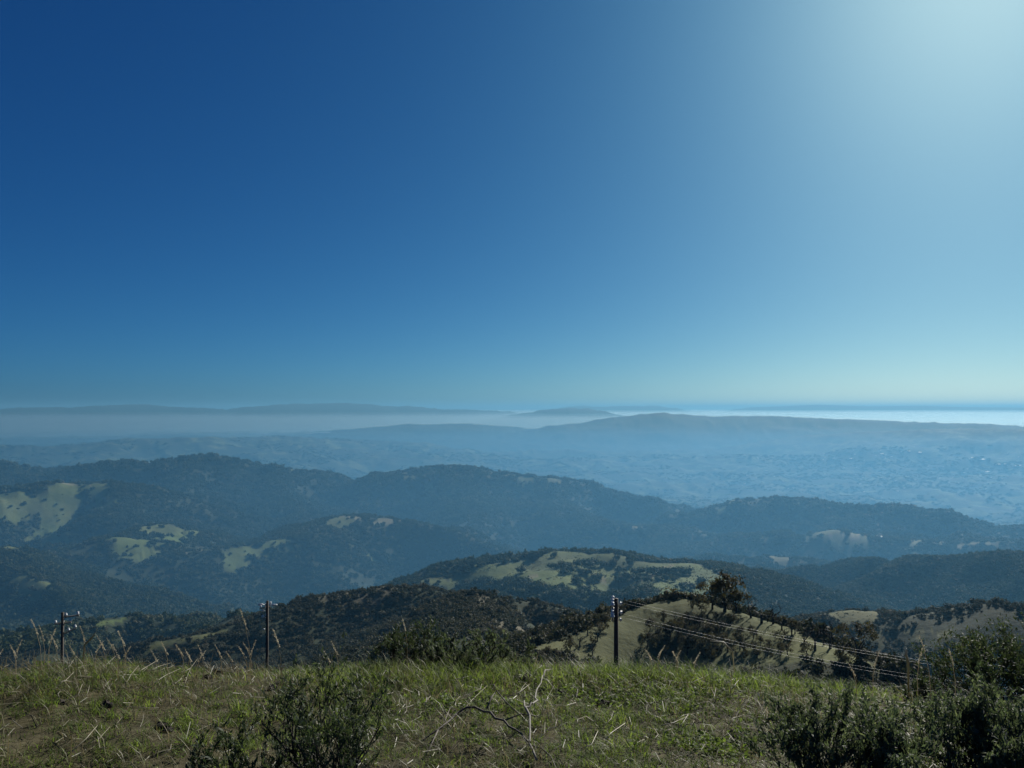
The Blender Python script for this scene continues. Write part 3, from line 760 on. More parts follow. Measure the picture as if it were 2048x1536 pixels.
for i, (px, py, top, lf) in enumerate([(1546,1250,1204,0),(1564,1262,1222,0),(1584,1276,1238,0),(1609,1296,1255,0),(1630,1306,1247,0),(1661,1298,1240,0),(1590,1268,1240,1),(1648,1290,1256,0),(1686,1308,1262,0),(1535,1246,1222,0),(1570,1285,1252,0)]):
    burnt(px, py, top, lf, 'leafless charred tree on the burnt slope under the wires', 'charred trees under the wires', i)
burnt(1715, 1322, 1258, 1, 'charred tree with a clinging dark crown low on the slope', seed=1)
for i, (px, py, top) in enumerate([(1300,1262,1236),(1318,1280,1245),(1340,1290,1250),(1362,1275,1240),(1385,1292,1252),(1405,1300,1260),(1430,1290,1248),(1330,1304,1268),(1375,1312,1275),(1420,1316,1276),(1455,1306,1266),(1295,1295,1262),(1480,1300,1270),(1440,1268,1240),(1400,1262,1236)]):
    burnt(px, py, top, i % 3 != 1, 'dark scorched thicket tree on the shaded side of the tan slope', 'scorched thicket on the tan slope', i)
for i, (px, py, top) in enumerate([(1160,1300,1262),(1140,1312,1280),(1175,1275,1240),(1195,1290,1258),(1120,1318,1290),(1210,1262,1232),(1185,1312,1280),(1095,1322,1298)]):
    burnt(px, py, top, i % 2, 'dark scorched tree at the tan slope foot left of the wire pole', 'scorched trees at the slope foot', i + 2)
tw = [hit(px, py, 110, 230)[:2] for px, py in [(1285,1250),(1330,1240),(1400,1240),(1480,1250),(1560,1272),(1640,1302),(1700,1330),(1500,1325),(1330,1318),(1290,1300)]]
tx = [q[0] for q in tw]; ty = [q[1] for q in tw]; k = 0
while k < 70:
    q = np.array([random.uniform(min(tx), max(tx))]), np.array([random.uniform(min(ty), max(ty))])
    if not in_poly(q[0], q[1], tw)[0]: continue
    k += 1; px_ = 1024 + F * q[0][0] / q[1][0]
    plant_tree('scorched_shrub', 'low scorched shrub in the brown thicket covering the tan slope', 'shrub', (q[0][0], q[1][0], float(grid_z(*q)[0]) - .1), (SCORCH if k % 5 else BURNT)[k % 4], random.uniform(1.4, 3.6) * (1 if px_ < 1500 else .7), random.uniform(0, 6.28), 'scorched shrubs on the tan slope')
p = hit(1523, 1250, 110, 230)
mb = MB(); rr = np.random.default_rng(3)
mb.tube([(0, 0, -.3), (.05, 0, .8), (-.05, .05, 1.5), (.05, 0, 2.0)], [.34, .28, .26, .16], 8); mb.tube([(0, 0, 1.2), (.3, 0, 1.7)], [.12, .05], 5)
tag(obj('burnt_stump', mb.mesh('burnt_stump', M['char'])), 'black snapped-off stump standing below the forked bare tree', 'stump').location = p

# ------------------------------------------------------------------ utility poles and wires
def pole(px, top, D, hgt, label, arms, radius=.13, pins=()):
    tp = Vector(at(px, top, D)); gz = float(grid_z(np.array([tp.x]), np.array([tp.y]))[0])
    hgt = max(hgt, tp.z - gz)
    t = thing('utility_pole', label, 'pole', (tp.x, tp.y, tp.z - hgt), 0)
    t.rotation_euler = (R(random.uniform(-1, 1)), R(random.uniform(-1.6, 1.6)), 0)
    mb = MB(); mb.tube([(0, 0, -.5), (0, 0, hgt * .5), (.01, 0, hgt)], [radius * 1.25, radius * 1.08, radius * .9], 10)
    obj('shaft', mb.mesh('shaft', M['pole'], True), t)
    for (dz, ang, l0, l1, tilt) in arms:
        m3 = Matrix.Rotation(ang, 3, 'Z') @ Matrix.Rotation(tilt, 3, 'Y')
        c = Vector((0, 0, hgt - dz)) + m3 @ Vector(((l0 + l1) / 2, radius + .05, 0))
        ar = MB().box(c, (abs(l1 - l0), .09, .11), m3)
        arm = obj('crossarm', ar.mesh('crossarm', M['arm']), t)
        for f in (.06, .5, .94) if abs(l1 - l0) > 1.2 else (.1, .9):
            b0 = Vector((0, 0, hgt - dz)) + m3 @ Vector((l0 + (l1 - l0) * f, radius + .05, .05))
            ins = MB().tube([b0, b0 + Vector((0, 0, .06)), b0 + Vector((0, 0, .08)), b0 + Vector((0, 0, .14)), b0 + Vector((0, 0, .16)), b0 + Vector((0, 0, .24)), b0 + Vector((0, 0, .27))], [.03, .035, .12, .12, .07, .10, .04], 8)
            obj('insulator', ins.mesh('insulator', M['insul'], True), arm)
    for (dx, dz) in pins:
        dx *= 1.2; b0 = Vector((math.copysign(radius, dx), -.05, hgt - dz)); e = Vector((dx, -.05, hgt - dz + .05))
        ins = MB().tube([b0, b0.lerp(e, .35), b0.lerp(e, .4), b0.lerp(e, .7), b0.lerp(e, .75), e], [.03, .035, .11, .11, .07, .09], 8)
        obj('insulator', ins.mesh('insulator', M['insul'], True), t)
    return t, tp
pole(128, 1226, 76, 9, 'dark pole with splayed crossarms beside the pale hooked straw', [(.45, R(12), .1, 1.25, R(-4)), (.95, R(-14), -1.0, .75, R(-8)), (1.9, R(30), -.1, 1.1, R(-20))])
pole(536, 1203, 74, 10, 'slim dark pole with insulators bunched at its head, below the scrub mound', [(.55, R(70), -.8, .8, 0), (1.5, R(75), -.5, .2, 0)], .14, [(-.7, .35), (.75, .4), (-.45, .9), (-.35, 1.5), (-.3, 2.6)])
pb, tp3 = pole(1231, 1196, 44, 9, 'stout dark pole that carries the wires running down the slope', [(.35, R(82), -.75, .75, 0), (1.0, R(82), -.7, .7, 0)], .13, [(.28, .3), (-.2, .2), (.3, .8), (.26, 1.2)])
_, tp4 = pole(2075, 1352, 52, 8, 'far end pole of the wires, hidden by brush', [(.35, R(82), -.75, .75, 0)], .13)
for i, (dz, off) in enumerate([(.15, -.5), (.22, .5), (.95, -.45), (1.0, .5)]):
    a = tp3 + Vector((off * .15, off, -dz + .1)); e = tp4 + Vector((off * .15, off, -dz * 1.1 + .1))
    pts = []
    for k in range(25):
        f = k / 24; q = a.lerp(e, f); q.z -= 4 * (.35 + .04 * i) * f * (1 - f); pts.append(q)
    tag(obj('wire', MB().tube(pts, .0038, 5).mesh('wire', M['wire'], True)), 'thin glinting power wire slanting down from the stout pole', 'wire', 'wires slung from the stout pole')

# ------------------------------------------------------------------ far buildings
def building(name, label, px, py, d0, d1, sz, group=None, rm='roof'):
    p = hit(px, py, d0, d1); w, dpt, h = sz
    t = thing(name, label, 'building', (p[0], p[1], p[2]), random.uniform(-.4, .4), group)
    obj('wall', MB().box((0, 0, h / 2 - 4), (w, dpt, h + 8)).mesh('wall', M['wall']), t)
    mb = MB(); mb.v = [Vector(v) for v in ((-w * .52, -dpt * .54, h), (w * .52, -dpt * .54, h), (w * .52, dpt * .54, h), (-w * .52, dpt * .54, h), (-w * .52, 0, h * 1.35), (w * .52, 0, h * 1.35))]
    mb.f = [(0, 1, 5, 4), (2, 3, 4, 5), (0, 4, 3), (1, 2, 5), (3, 2, 1, 0)]
    obj('roof', mb.mesh('roof', M[rm]), t)
for px, py in [(1702,918),(1764,911),(1818,909),(1840,917),(1946,917),(1966,926),(1998,929),(2010,931),(2030,933),(2040,937),(1975,945),(1610,915)]:
    building('warehouse', 'pale warehouse roof glinting in the hazy valley town', px, py, 9000, 22000, (random.uniform(20, 60), 30, 8), 'warehouses in the valley town')
for k in range(90):
    px, py = random.uniform(1480, 2047), random.uniform(905, 985)
    building('town_house', 'small muted house in the hazy valley suburb', px, py, 7000, 22000, (random.uniform(12, 34), 14, 6), 'houses in the valley suburb', random.choice(('wall', 'wall2', 'wall3')))
for px, py in [(636,867),(645,866),(655,866),(620,868)]:
    building('warehouse', 'white long shed on the far plain beyond the green hills', px, py, 12000, 30000, (200, 90, 16), 'white sheds on the far plain')
building('farm_house', 'small white farmhouse on the pasture strip below the wooded ridge', 1765, 1077, 2000, 3000, (11, 7, 4))

# ------------------------------------------------------------------ the verge: grass, weeds, straw
def gz(x, y): return grid_z(np.asarray(x, float), np.asarray(y, float))

def blades(n, ctr_fn, length, width, lean, seed, droop=.5, tone=(0, 1)):
    """curved tapering blades, three segments each"""
    r_ = np.random.default_rng(seed)
    x, y, ex = ctr_fn(n, r_); n = len(x)
    z = gz(x, y) - .01
    L = length * r_.uniform(.45, 1.3, n) * ex; a = r_.uniform(0, 6.28, n); le = np.abs(r_.normal(lean, lean * .6 + .05, n))
    d = np.stack([np.cos(a), np.sin(a)], 1); w = width * r_.uniform(.6, 1.4, n)
    sa = a + 1.57 + r_.normal(0, .5, n); sd = np.stack([np.cos(sa), np.sin(sa), np.zeros(n)], 1)
    V = []
    for i, (t, ww) in enumerate(((0, 1), (.38, .85), (.72, .55), (1, 0))):
        ang = le + droop * t * t
        h = L * t * np.cos(np.minimum(ang, 1.5)); o = L * t * np.sin(np.minimum(ang, 1.5))
        c = np.stack([x + d[:, 0] * o, y + d[:, 1] * o, z + h], 1)
        if ww: V += [c - sd * (w * ww * .5)[:, None], c + sd * (w * ww * .5)[:, None]]
        else: V += [c]
    V = np.stack(V, 1).reshape(-1, 3); b = np.arange(n)[:, None] * 7
    Fx = np.concatenate([np.concatenate([b + 0, b + 1, b + 3, b + 2], 1).ravel(), np.concatenate([b + 2, b + 3, b + 5, b + 4], 1).ravel(), np.concatenate([b + 4, b + 5, b + 6], 1).ravel()])
    cn = np.concatenate([np.full(2 * n, 4), np.full(n, 3)])
    tn = np.repeat(np.clip(r_.uniform(*tone, n) + .35 * (fbm(x, y, .5, 2, 9.9) - .5), 0, 1), 7)
    return V, Fx, cn, tn.astype(np.float32)

def verge_pts(bias, lo, hi, clump=0, seed_off=0.0, r0=3.0, r1=7.4):
    def fn(n, r_):
        a = r_.uniform(R(-40), R(40), n * 3); r = np.sqrt(r_.uniform(r0 ** 2, r1 ** 2, n * 3))
        x, y = np.sin(a) * r, np.cos(a) * r
        q = fbm(x, y, .8, 3, seed_off + 2.5) * .6 + fbm(x, y, .22, 2, seed_off + 4.5) * .4
        k = (r_.random(n * 3) < sstep(lo, hi, q) * bias)
        x, y, q = x[k][:n], y[k][:n], q[k][:n]
        if clump:
            m = max(1, len(x) // clump); idx = r_.integers(0, m, len(x))
            x = x[idx] + r_.normal(0, .022, len(x)); y = y[idx] + r_.normal(0, .022, len(x)); q = q[idx]
        return x, y, .7 + .6 * sstep(lo, hi + .1, q)
    return fn

def grass(name, label, mat, args):
    Vs, Fs, Cs, Ts, off = [], [], [], [], 0
    for a in args:
        V_, F_, C_, T_ = blades(*a); Vs.append(V_); Fs.append(F_ + off); Cs.append(C_); Ts.append(T_); off += len(V_)
    me = mesh_np(name, np.concatenate(Vs), np.concatenate(Fs), np.concatenate(Cs), mat, {'tone': ('POINT', 'FLOAT', np.concatenate(Ts))})
    return tag(obj(name, me), label, 'grass', kind='stuff')

grass('green_grass', 'short green grass tufts over the verge', M['green'], [
    (45000, verge_pts(1, .05, .25, 9, 2.9), .042, .0036, .45, 6, .8, (.0, .75)),
    (84000, verge_pts(1, .30, .50, 12, 0), .055, .0040, .35, 1, .7, (.1, .8)),
    (14000, verge_pts(1, .45, .62, 22, 1.7), .10, .0045, .25, 2, .6, (.4, 1.0)),
    (9000, lambda n, r_: (r_.normal(-.62, .42, n), r_.normal(5.75, .28, n), r_.uniform(.7, 1.2, n)), .13, .005, .25, 3, .5, (.3, .95)),
    (5000, lambda n, r_: (r_.normal(.95, .35, n), r_.normal(5.55, .2, n), r_.uniform(.6, 1.1, n)), .16, .005, .25, 4, .5, (.4, 1.0)),
    (3500, lambda n, r_: (r_.normal(2.1, .5, n), r_.normal(5.6, .2, n), r_.uniform(.6, 1.1, n)), .15, .005, .25, 5, .5, (.3, .9))])
grass('dry_grass', 'dry tan grass matted among the green', M['dry'], [
    (34000, verge_pts(1, .34, .58, 9, 5.1), .065, .0030, .85, 11, .6, (.0, .75)),
    (9000, verge_pts(.8, .35, .6, 7, 7.7), .17, .0026, .45, 12, .7, (.25, .9)),
    (5000, verge_pts(1, .3, .6, 8, 3.3, 5.0, 6.6), .16, .0024, .3, 13, .6, (.2, .9)),
    (5000, verge_pts(1, .2, .5, 3, 6.3), .13, .0036, 1.45, 14, .1, (.4, 1.0))])
def weed_cloud():
    r_ = np.random.default_rng(31)
    n = 9000; x, y, ex = verge_pts(1, .50, .66, 30, 8.8)(n, r_)
    x2 = np.concatenate([x, r_.normal(.75, .35, 2600), r_.normal(1.05, .15, 900), r_.normal(-.25, .2, 600)])
    y2 = np.concatenate([y, r_.normal(5.0, .22, 2600), r_.normal(4.05, .1, 900), r_.normal(4.6, .1, 600)])
    P = np.stack([x2, y2, gz(x2, y2) + r_.uniform(.005, .06, len(x2))], 1)
    Vv, Fx = leaf_cloud(P, np.tile([0, -.2, .9], (len(P), 1)), .016, r_, 1.5)
    me = mesh_np('ground_weeds', Vv, Fx.ravel(), np.full(len(Fx), 4), M['green'], {'tone': ('POINT', 'FLOAT', np.repeat(r_.uniform(.1, .7, len(P)), 4).astype(np.float32))})
    return tag(obj('ground_weeds', me), 'low broad-leaved green weeds creeping between the grass', 'weeds', kind='stuff')
weed_cloud()
def litter():
    """fine dead straw and chips lying flat"""
    r_ = np.random.default_rng(41); n = 4500
    a = r_.uniform(R(-40), R(40), n); r = np.sqrt(r_.uniform(3.0 ** 2, 6.4 ** 2, n)); x, y = np.sin(a) * r, np.cos(a) * r
    L = r_.uniform(.02, .11, n); t = r_.uniform(0, 6.28, n); w = r_.uniform(.0008, .0018, n)
    z = gz(x, y) + r_.uniform(.015, .065, n); tz = r_.normal(0, .22, n)
    dx, dy = np.cos(t) * L, np.sin(t) * L; nx, ny = -np.sin(t) * w, np.cos(t) * w
    V = np.stack([np.stack([x - dx / 2 + nx, y - dy / 2 + ny, z - tz * L / 2], 1), np.stack([x - dx / 2 - nx, y - dy / 2 - ny, z - tz * L / 2 + .002], 1),
                  np.stack([x + dx / 2 - nx, y + dy / 2 - ny, z + tz * L / 2 + .002], 1), np.stack([x + dx / 2 + nx, y + dy / 2 + ny, z + tz * L / 2], 1)], 1).reshape(-1, 3)
    me = mesh_np('straw_litter', V, np.arange(n * 4), np.full(n, 4), M['dry'], {'tone': ('POINT', 'FLOAT', np.repeat(r_.uniform(.1, .8, n), 4).astype(np.float32))})
    return tag(obj('straw_litter', me), 'fine dead straw bits strewn flat over the verge', 'straw', kind='stuff')
litter()

# loose straw stalks, each traced from (x0, y0) to (x1, y1) on the verge
def on_verge(px, py, lift=.0):
    a, t = az_of(px, py)
    p = hit(px, py, 2.6, 8.5)
    d = math.hypot(p[0], p[1])
    return Vector((p[0], p[1], p[2] + lift))
STALKS = [(z0 / 2.926, 1160 + z1 / 2.926, z2 / 2.926, 1160 + z3 / 2.926) for z0, z1, z2, z3 in [(375,590,432,532),(815,580,928,490),(320,470,410,452),(345,672,432,628),(880,680,1055,605),(1055,605,1155,552),(865,585,1000,550),(1080,660,1115,590),(805,955,840,855),(415,1095,570,962),(515,1055,640,955),(640,1005,735,992),(735,812,930,822),(505,750,522,705),(345,765,352,725),(460,748,480,720),(950,1098,1000,1070),(330,680,420,668),(740,660,810,590),(1715,605,1740,680),(1365,575,1390,535),(1540,800,1560,850),(1610,780,1640,830),(570,1005,620,1095),(1900,525,1935,482),(70,880,130,960),(1580,690,1680,680)]]
STALKS += [(680 + z0 / 2.926, 1160 + z1 / 2.926, 680 + z2 / 2.926, 1160 + z3 / 2.926) for z0, z1, z2, z3 in [(680,880,860,700),(645,780,705,740),(770,710,830,670),(625,810,700,840),(300,885,430,832),(975,738,1110,698),(1045,720,1090,655),(1090,655,1090,628),(1200,765,1255,700),(1175,990,1200,955),(1200,955,1270,905),(810,1005,870,965),(1230,798,1380,788),(1430,1055,1510,1015),(1555,990,1670,932),(1385,910,1440,872),(1880,915,2040,878),(1550,912,1600,850),(1440,870,1500,940),(1610,515,1650,465),(920,492,965,478),(710,665,780,662),(640,640,750,620),(1660,665,1790,655),(1960,665,2048,655),(1840,930,1838,1045),(630,905,645,850),(500,800,530,780),(460,1045,620,1015),(1720,1030,1780,1000),(370,850,390,795),(465,855,480,830),(1895,975,1950,968),(735,1030,800,1005),(1790,650,1810,668),(1920,685,1935,660)]]
STALKS += [(1348 + z0 / 2.926, 1160 + z1 / 2.926, 1348 + z2 / 2.926, 1160 + z3 / 2.926) for z0, z1, z2, z3 in [(0,668,205,628),(290,660,420,635),(200,530,265,435),(320,905,410,858),(228,760,248,708),(545,835,555,905),(340,700,380,665),(480,725,540,712),(655,715,678,755),(330,605,345,570),(140,1095,190,1020),(0,893,125,868),(38,925,85,880),(75,912,118,880),(260,660,290,615),(490,790,530,760),(1022,545,1030,490),(1440,650,1450,625),(415,860,455,905)]]
for i, (xa, ya, xb, yb) in enumerate(STALKS):
    a, b_ = on_verge(xa, ya, .045), on_verge(xb, yb, .05)
    if (b_ - a).length > .75: b_ = a + (b_ - a).normalized() * .75
    rr = np.random.default_rng(500 + i); m1 = a.lerp(b_, .5) + Vector(rr.normal(0, .012, 3)); m1.z += .012
    a.z += .006; b_.z += rr.uniform(.0, .05)
    wd = rr.uniform(.0012, .0026)
    ax = (b_ - a) / 2
    mb = MB().tube([-ax, m1 - a - ax, ax], [wd, wd * 1.05, wd * .55], 5)
    o = obj('straw_stalk', mb.mesh('straw_stalk', M['straw'], True)); o.location = a + ax
    tag(o, 'bleached straw stalk fallen loose on the verge', 'straw', 'straw stalks strewn on the verge')

# tall seeding grass along the brink
def seed_grass(px, py_top, py_base, D, curl, label, group=None, head=1.0, seed=0):
    r_ = np.random.default_rng(700 + seed)
    t0 = Vector(at(px, py_top, D)); b0 = Vector(at(px + r_.uniform(8, 26) * (1 if curl < 0 else -1), py_base, D))
    g = float(gz([b0.x], [b0.y])[0]); L = max(.12, t0.z - g)
    root = Vector((b0.x, b0.y, g - .01))
    th = thing('grass_stalk', label, 'grass stalk', root, 0, group)
    e = t0 - root; m1 = e * .5 + Vector((curl * -.02, 0, L * .06)); m2 = e * .8 + Vector((curl * -.012, 0, L * .05))
    obj('stem', MB().tube([(0, 0, 0), m1, m2, e], [.0022, .0018, .0014, .001], 4).mesh('stem', M['seed']), th)
    hl = min(.11 * head, L * .4); ax = (e - m2).normalized(); n = 46
    f = r_.uniform(0, 1, n); prof = np.sin(np.clip(f * .93 + .07, 0, 1) * math.pi) ** .8
    e_ = np.array(e); axn = np.array(ax)
    P = e_ - axn * ((1 - f) * hl)[:, None] + r_.normal(0, .0022, (n, 3)) * prof[:, None]
    Vv, Fx = leaf_cloud(P, np.tile(np.array([0, -1, .2]), (n, 1)), .0036 * head, r_, 3.4)
    obj('seed_head', mesh_np('seed_head', Vv, Fx.ravel(), np.full(n, 4), M['seed']), th)
    return th
left = [(45,1278,1305),(62,1238,1300),(78,1250,1302),(100,1268,1305),(112,1256,1300),(138,1290,1312),(160,1252,1306),(194,1272,1308),(206,1283,1310),(213,1276,1308),(225,1288,1312),(236,1262,1312),(262,1292,1316),(322,1283,1318),(352,1290,1320),(395,1288,1322),(412,1300,1325),(452,1303,1326),(476,1292,1322),(486,1285,1324),(512,1280,1326),(648,1302,1332),(662,1282,1332),(20,1290,1308),(6,1298,1310),(300,1298,1318),(370,1298,1322),(430,1290,1322)]
for i, (px, t, bs) in enumerate(left):
    seed_grass(px, t, bs, 5.4 + (i % 5) * .12, -1 if i % 4 else 1, 'pale seeding grass stalk nodding on the brink by the two slim poles', 'seeding grass along the brink', seed=i)
seed_grass(480, 1216, 1318, 5.3, -1, 'tallest seeding grass stalk, arching beside the slim pole', head=1.3, seed=60)
seed_grass(546, 1258, 1322, 5.3, -1, 'second tallest seeding grass stalk, curving just right of the slim pole', head=1.2, seed=61)
seed_grass(803, 1232, 1300, 5.6, -1, 'lone seeding stalk above the brushy hummock', seed=62)
for i, (px, t, bs) in enumerate([(1290,1298,1325),(1330,1290,1325),(1345,1302,1328),(1400,1305,1330),(1698,1328,1350),(1760,1300,1340),(1838,1270,1335),(1845,1296,1335),(1897,1296,1330),(1362,1300,1326)]):
    seed_grass(px, t, bs, 5.5, 1 if i % 2 else -1, 'pale seeding grass stalk on the brink beyond the stout pole', 'seeding grass beyond the stout pole', seed=80 + i)
def ribbon(name, label, cat, pts, rad, mat, n=5):
    P = [Vector(p) for p in pts]; o0 = P[0].copy()
    o = obj(name, MB().tube([p - o0 for p in P], rad, n).mesh(name, mat, True)); o.location = o0
    return tag(o, label, cat)
g0 = on_verge(165, 1300); ribbon('straw_stalk', 'curled pale straw stalk upright right of the splayed-arm pole', 'straw', [g0, at(169, 1290, 5.3), at(183, 1276, 5.25), at(192, 1264, 5.2)], [.002, .005, .006, .001], M['straw'])
g0 = on_verge(1817, 1345); ribbon('straw_stalk', 'upright broad white straw where the wires meet the brink', 'straw', [g0, at(1816, 1322, 5.4), at(1812, 1310, 5.4), at(1813, 1297, 5.4)], [.004, .008, .009, .003], M['straw'])
g0 = on_verge(1470, 1330); ribbon('straw_stalk', 'bent hooked straw stalk on the brink below the scorched thicket', 'straw', [g0, at(1465, 1302, 5.4), at(1447, 1284, 5.4), at(1420, 1282, 5.4)], [.002, .005, .005, .002], M['straw'])

# dead branches
def lying(name, label, px_pts, rads, mat, lifts):
    P = [on_verge(px, py, l_) for (px, py), l_ in zip(px_pts, lifts)]
    th = thing(name, label, 'branch', P[0])
    Q = []
    for a, b_ in zip(P[:-1], P[1:]): Q += [a, a.lerp(b_, .5) + Vector(np.random.default_rng(len(Q)).normal(0, .006, 3))]
    Q.append(P[-1]); R_ = np.interp(np.linspace(0, 1, len(Q)), np.linspace(0, 1, len(rads)), rads)
    return th, Q, R_, P
z5 = lambda *pts: [(680 + a / 2.926, 1160 + b_ / 2.926) for a, b_ in pts]
th, Q, R_, P = lying('fallen_branch', 'dark arching dead branch lying across the grass', z5((480,975),(575,935),(700,880),(790,868),(880,885),(960,920),(1030,945),(1090,980),(1180,1020),(1250,1085)), [.004, .006, .006, .005, .003], M['darkwood'], [.02, .05, .09, .10, .10, .08, .05, .03, .02, .01])
obj('limb', MB().tube([q - P[0] for q in Q], R_, 7).mesh('limb', M['darkwood'], True), th)
for pts in ([(860,882,.1), (890,840,.14), (915,818,.15), (970,845,.12), (1040,888,.09)], [(965,920,.08), (1060,895,.09), (1160,890,.08)], [(575,935,.05), (540,1000,.03), (500,1060,.02)]):
    T_ = [on_verge(680 + a / 2.926, 1160 + b_ / 2.926, l_) - P[0] for a, b_, l_ in pts]
    obj('twig', MB().tube(T_, np.linspace(.005, .0025, len(T_)), 5).mesh('twig', M['darkwood'], True), th)
th, Q, R_, P = lying('fallen_branch', 'bleached zigzag dead branch crossing the dark arching one', z5((1150,1095),(1110,1020),(1110,930),(1085,905),(1120,870),(1155,820),(1145,780),(1160,730),(1185,672)), [.0055, .0055, .0045, .003], M['deadwood'], [.02, .05, .12, .13, .13, .11, .1, .1, .12])
obj('limb', MB().tube([q - P[0] for q in Q], R_, 7).mesh('limb', M['deadwood'], True), th)
T_ = [on_verge(680 + a / 2.926, 1160 + b_ / 2.926, l_) - P[0] for a, b_, l_ in [(1110,930,.12), (1080,905,.13), (1078,880,.14)]]
obj('twig', MB().tube(T_, [.006, .005, .003], 5).mesh('twig', M['deadwood'], True), th)
for lab, pts, mt in (('thin branch leaning down the right flank of the brushy hummock', z5((1120,530),(1060,480),(980,420),(920,380)), 'darkwood'),
                     ('grey stick curving over the weeds right of the dirt clods', z5((1185,615),(1200,580),(1260,572),(1330,565)), 'deadwood')):
    th, Q, R_, P = lying('fallen_branch', lab, pts, [.007, .006, .004], M[mt], [.02, .06, .06, .03])
    obj('limb', MB().tube([q - P[0] for q in Q], R_, 6).mesh('limb', M[mt], True), th)
p = on_verge(680 + 897 / 2.926, 1160 + 665 / 2.926)
ob = tag(obj('wood_stake', MB().tube([(0, 0, -.03), (.004, 0, .05), (.0, .004, .062)], [.008, .009, .006], 7).mesh('wood_stake', M['deadwood'])), 'short pale cut stub poking from the bare dirt', 'stub'); ob.location = p

# clods of earth
def clod(px, py, s, seed, label, group=None):
    r_ = np.random.default_rng(900 + seed); V_, F_ = [], []
    nu, nv = 9, 6
    for j in range(nv + 1):
        for i in range(nu):
            th_, ph = 6.283 * i / nu, math.pi * j / nv
            k_ = s * (1 + .28 * math.sin(3 * th_ + seed) * math.sin(2 * ph + seed * 2) + r_.normal(0, .10))
            V_.append((k_ * math.sin(ph) * math.cos(th_) * 1.2, k_ * math.sin(ph) * math.sin(th_), k_ * .72 * math.cos(ph)))
    for j in range(nv):
        for i in range(nu): F_.append((j * nu + i, (j + 1) * nu + i, (j + 1) * nu + (i + 1) % nu, j * nu + (i + 1) % nu))
    me = bpy.data.meshes.new('dirt_clod'); me.from_pydata(V_, [], F_); me.materials.append(M['clod'])
    o = obj('dirt_clod', me); o.location = on_verge(px, py, s * .25); o.rotation_euler = (0, 0, seed)
    return tag(o, label, 'clod', group)
clod(1055, 1368, .055, 1, 'largest dark clod of turned earth in the bare patch')
for i, (px, py, s) in enumerate([(1036,1362,.035),(1075,1356,.03),(1030,1380,.025),(890,1366,.03),(868,1372,.022),(1120,1392,.04),(1150,1398,.03),(1206,1412,.035),(1090,1385,.028),(960,1388,.03),(430,1352,.04),(415,1360,.03),(545,1380,.03),(212,1415,.035),(560,1372,.028),(320,1462,.03),(120,1410,.025),(1270,1400,.025),(270,1404,.022),(335,1470,.024)]):
    clod(px, py, s, i + 2, 'small dark earth clod half buried in the verge grass', 'small clods in the verge')

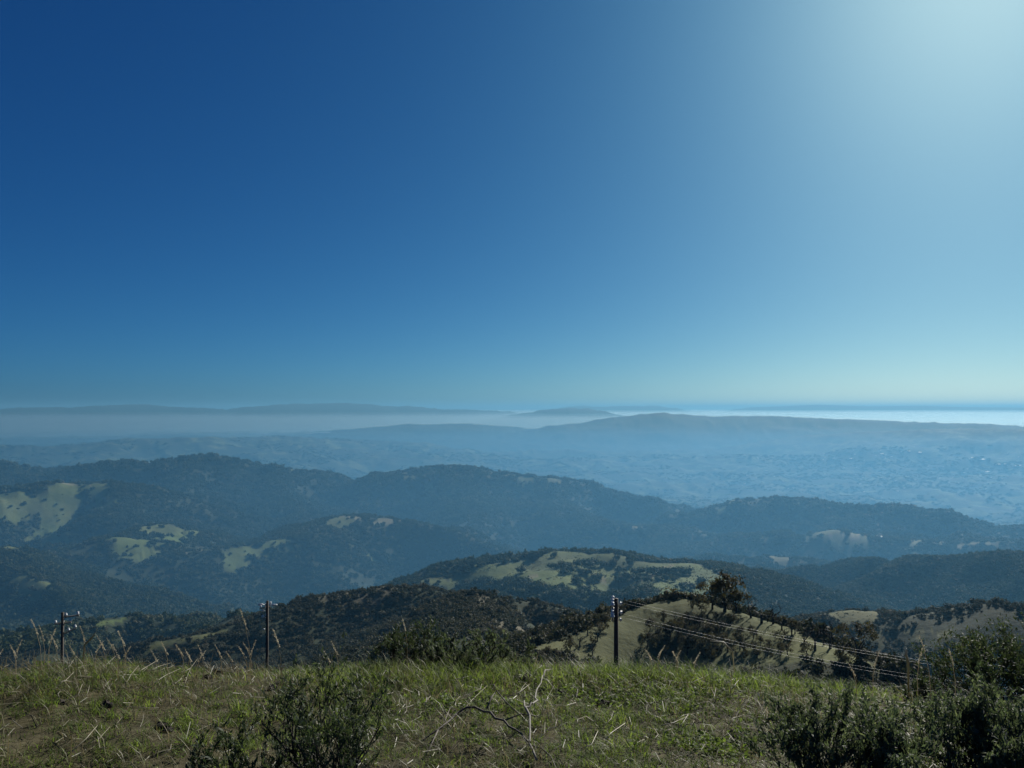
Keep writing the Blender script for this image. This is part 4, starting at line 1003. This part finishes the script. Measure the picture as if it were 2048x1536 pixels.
# ------------------------------------------------------------------ bushes on the verge
def bush(label, base, height, width, leaf_mat, n_main, n_leaf, leaf, seed, depth=3, bare=.25, elong=2.0, stem_r=.008, group=None, up=.12):
    """woody bush: stems forking upward, small leaves crowded round the outer twigs"""
    r_ = np.random.default_rng(seed); mb, tips, along = MB(), [], []
    th = thing('bush', label, 'bush', base, 0, group)
    for k in range(n_main):
        a = 6.283 * k / n_main + r_.uniform(-.4, .4); o_ = r_.uniform(0, .25) * width
        spread = r_.uniform(.25, 1.0) * width / max(height, .01)
        d = Vector((math.cos(a) * spread * .8, math.sin(a) * spread * .8, 1)).normalized()
        branches(mb, (math.cos(a) * o_ * .5, math.sin(a) * o_ * .5, -.03), d, height * r_.uniform(.38, .52), stem_r * r_.uniform(.7, 1.2), depth, r_, tips, .16, (2, 3), .66, 6, up, along)
    Tz = np.array([t[0] for t in tips]); Td = np.array([t[1] for t in tips])
    k = height / np.percentile(Tz[:, 2], 96); kx = width * .5 / np.percentile(np.hypot(Tz[:, 0], Tz[:, 1]), 92)
    S = np.array([kx, kx, k])
    mb.v = [Vector((v[0] * kx, v[1] * kx, v[2] * k)) for v in mb.v]
    obj('branches', mb.mesh('branches', M['stem'], True), th)
    Tz = np.array([t[0] for t in tips + along]); Td = np.array([t[1] for t in tips + along])
    Tz = Tz * S; ok = Tz[:, 2] > bare * height; Tz, Td = Tz[ok], Td[ok]
    li = r_.integers(0, len(Tz), n_leaf); f = r_.uniform(-.10, .05, n_leaf)
    P = Tz[li] + Td[li] * (f * height * 1.3)[:, None] + r_.normal(0, leaf * .75, (n_leaf, 3))
    N = r_.normal(0, 1, (n_leaf, 3)) + np.array([0, 0, .5]); N /= np.linalg.norm(N, axis=1, keepdims=True)
    Vv, Fx = leaf_cloud(P, N, leaf, r_, elong, Td[li] + np.array([0, 0, .5]))
    tone = np.repeat(np.clip(r_.normal(.45, .25, n_leaf), 0, 1), 4).astype(np.float32)
    obj('foliage', mesh_np('foliage', Vv, Fx.ravel(), np.full(len(Fx), 4), leaf_mat, {'tone': ('POINT', 'FLOAT', tone)}), th)
    return th
def gp(x, y): return (x, y, float(gz([x], [y])[0]))
bush('dense grey-green bush, the leafier of the two big ones on the verge', gp(1.45, 3.35), .44, .72, M['bush_leaf'], 26, 20000, .0095, 1, 3, -1, 2.6)
bush('tall spreading grey-green bush overlapping the dense one', gp(2.12, 3.45), .47, .70, M['bush_leaf'], 26, 20000, .0095, 2, 3, -1, 2.6)
bush('low grey-green bush filling the gap below the two big ones', gp(1.82, 3.05), .24, .75, M['bush_leaf'], 20, 10000, .0095, 12, 2, -1, 2.6)
bush('twiggy blue-grey bush standing on the brink behind the big ones', gp(3.60, 5.7), .66, 1.05, M['dark_leaf'], 26, 15000, .0105, 3, 3, -1, 2.6)
bush('dark bare-legged bush with foliage only at its top', gp(-.76, 3.22), .56, .62, M['dark_leaf'], 16, 4300, .0088, 4, 3, .38, 3.2, .011)
bush('low dark bush at the foot of the bare-legged one', gp(-1.12, 3.12), .32, .60, M['dark_leaf'], 16, 5200, .0090, 5, 2, -1, 3.0, .006)
bush('brushy dark shrub growing on the grassy hummock at the brink', gp(-.80, 6.0), .34, .62, M['dark_leaf'], 14, 3600, .0095, 6, 3, -1, 3.0)
bush('low grassy shrub on the right flank of the hummock', gp(-.32, 5.95), .27, .85, M['bush_leaf'], 18, 6000, .0095, 7, 2, -1, 4.0)
bush('small grey bush on the brink near the white straw stalk', gp(2.78, 5.3), .22, .35, M['dark_leaf'], 8, 1800, .010, 8, 2, -1)
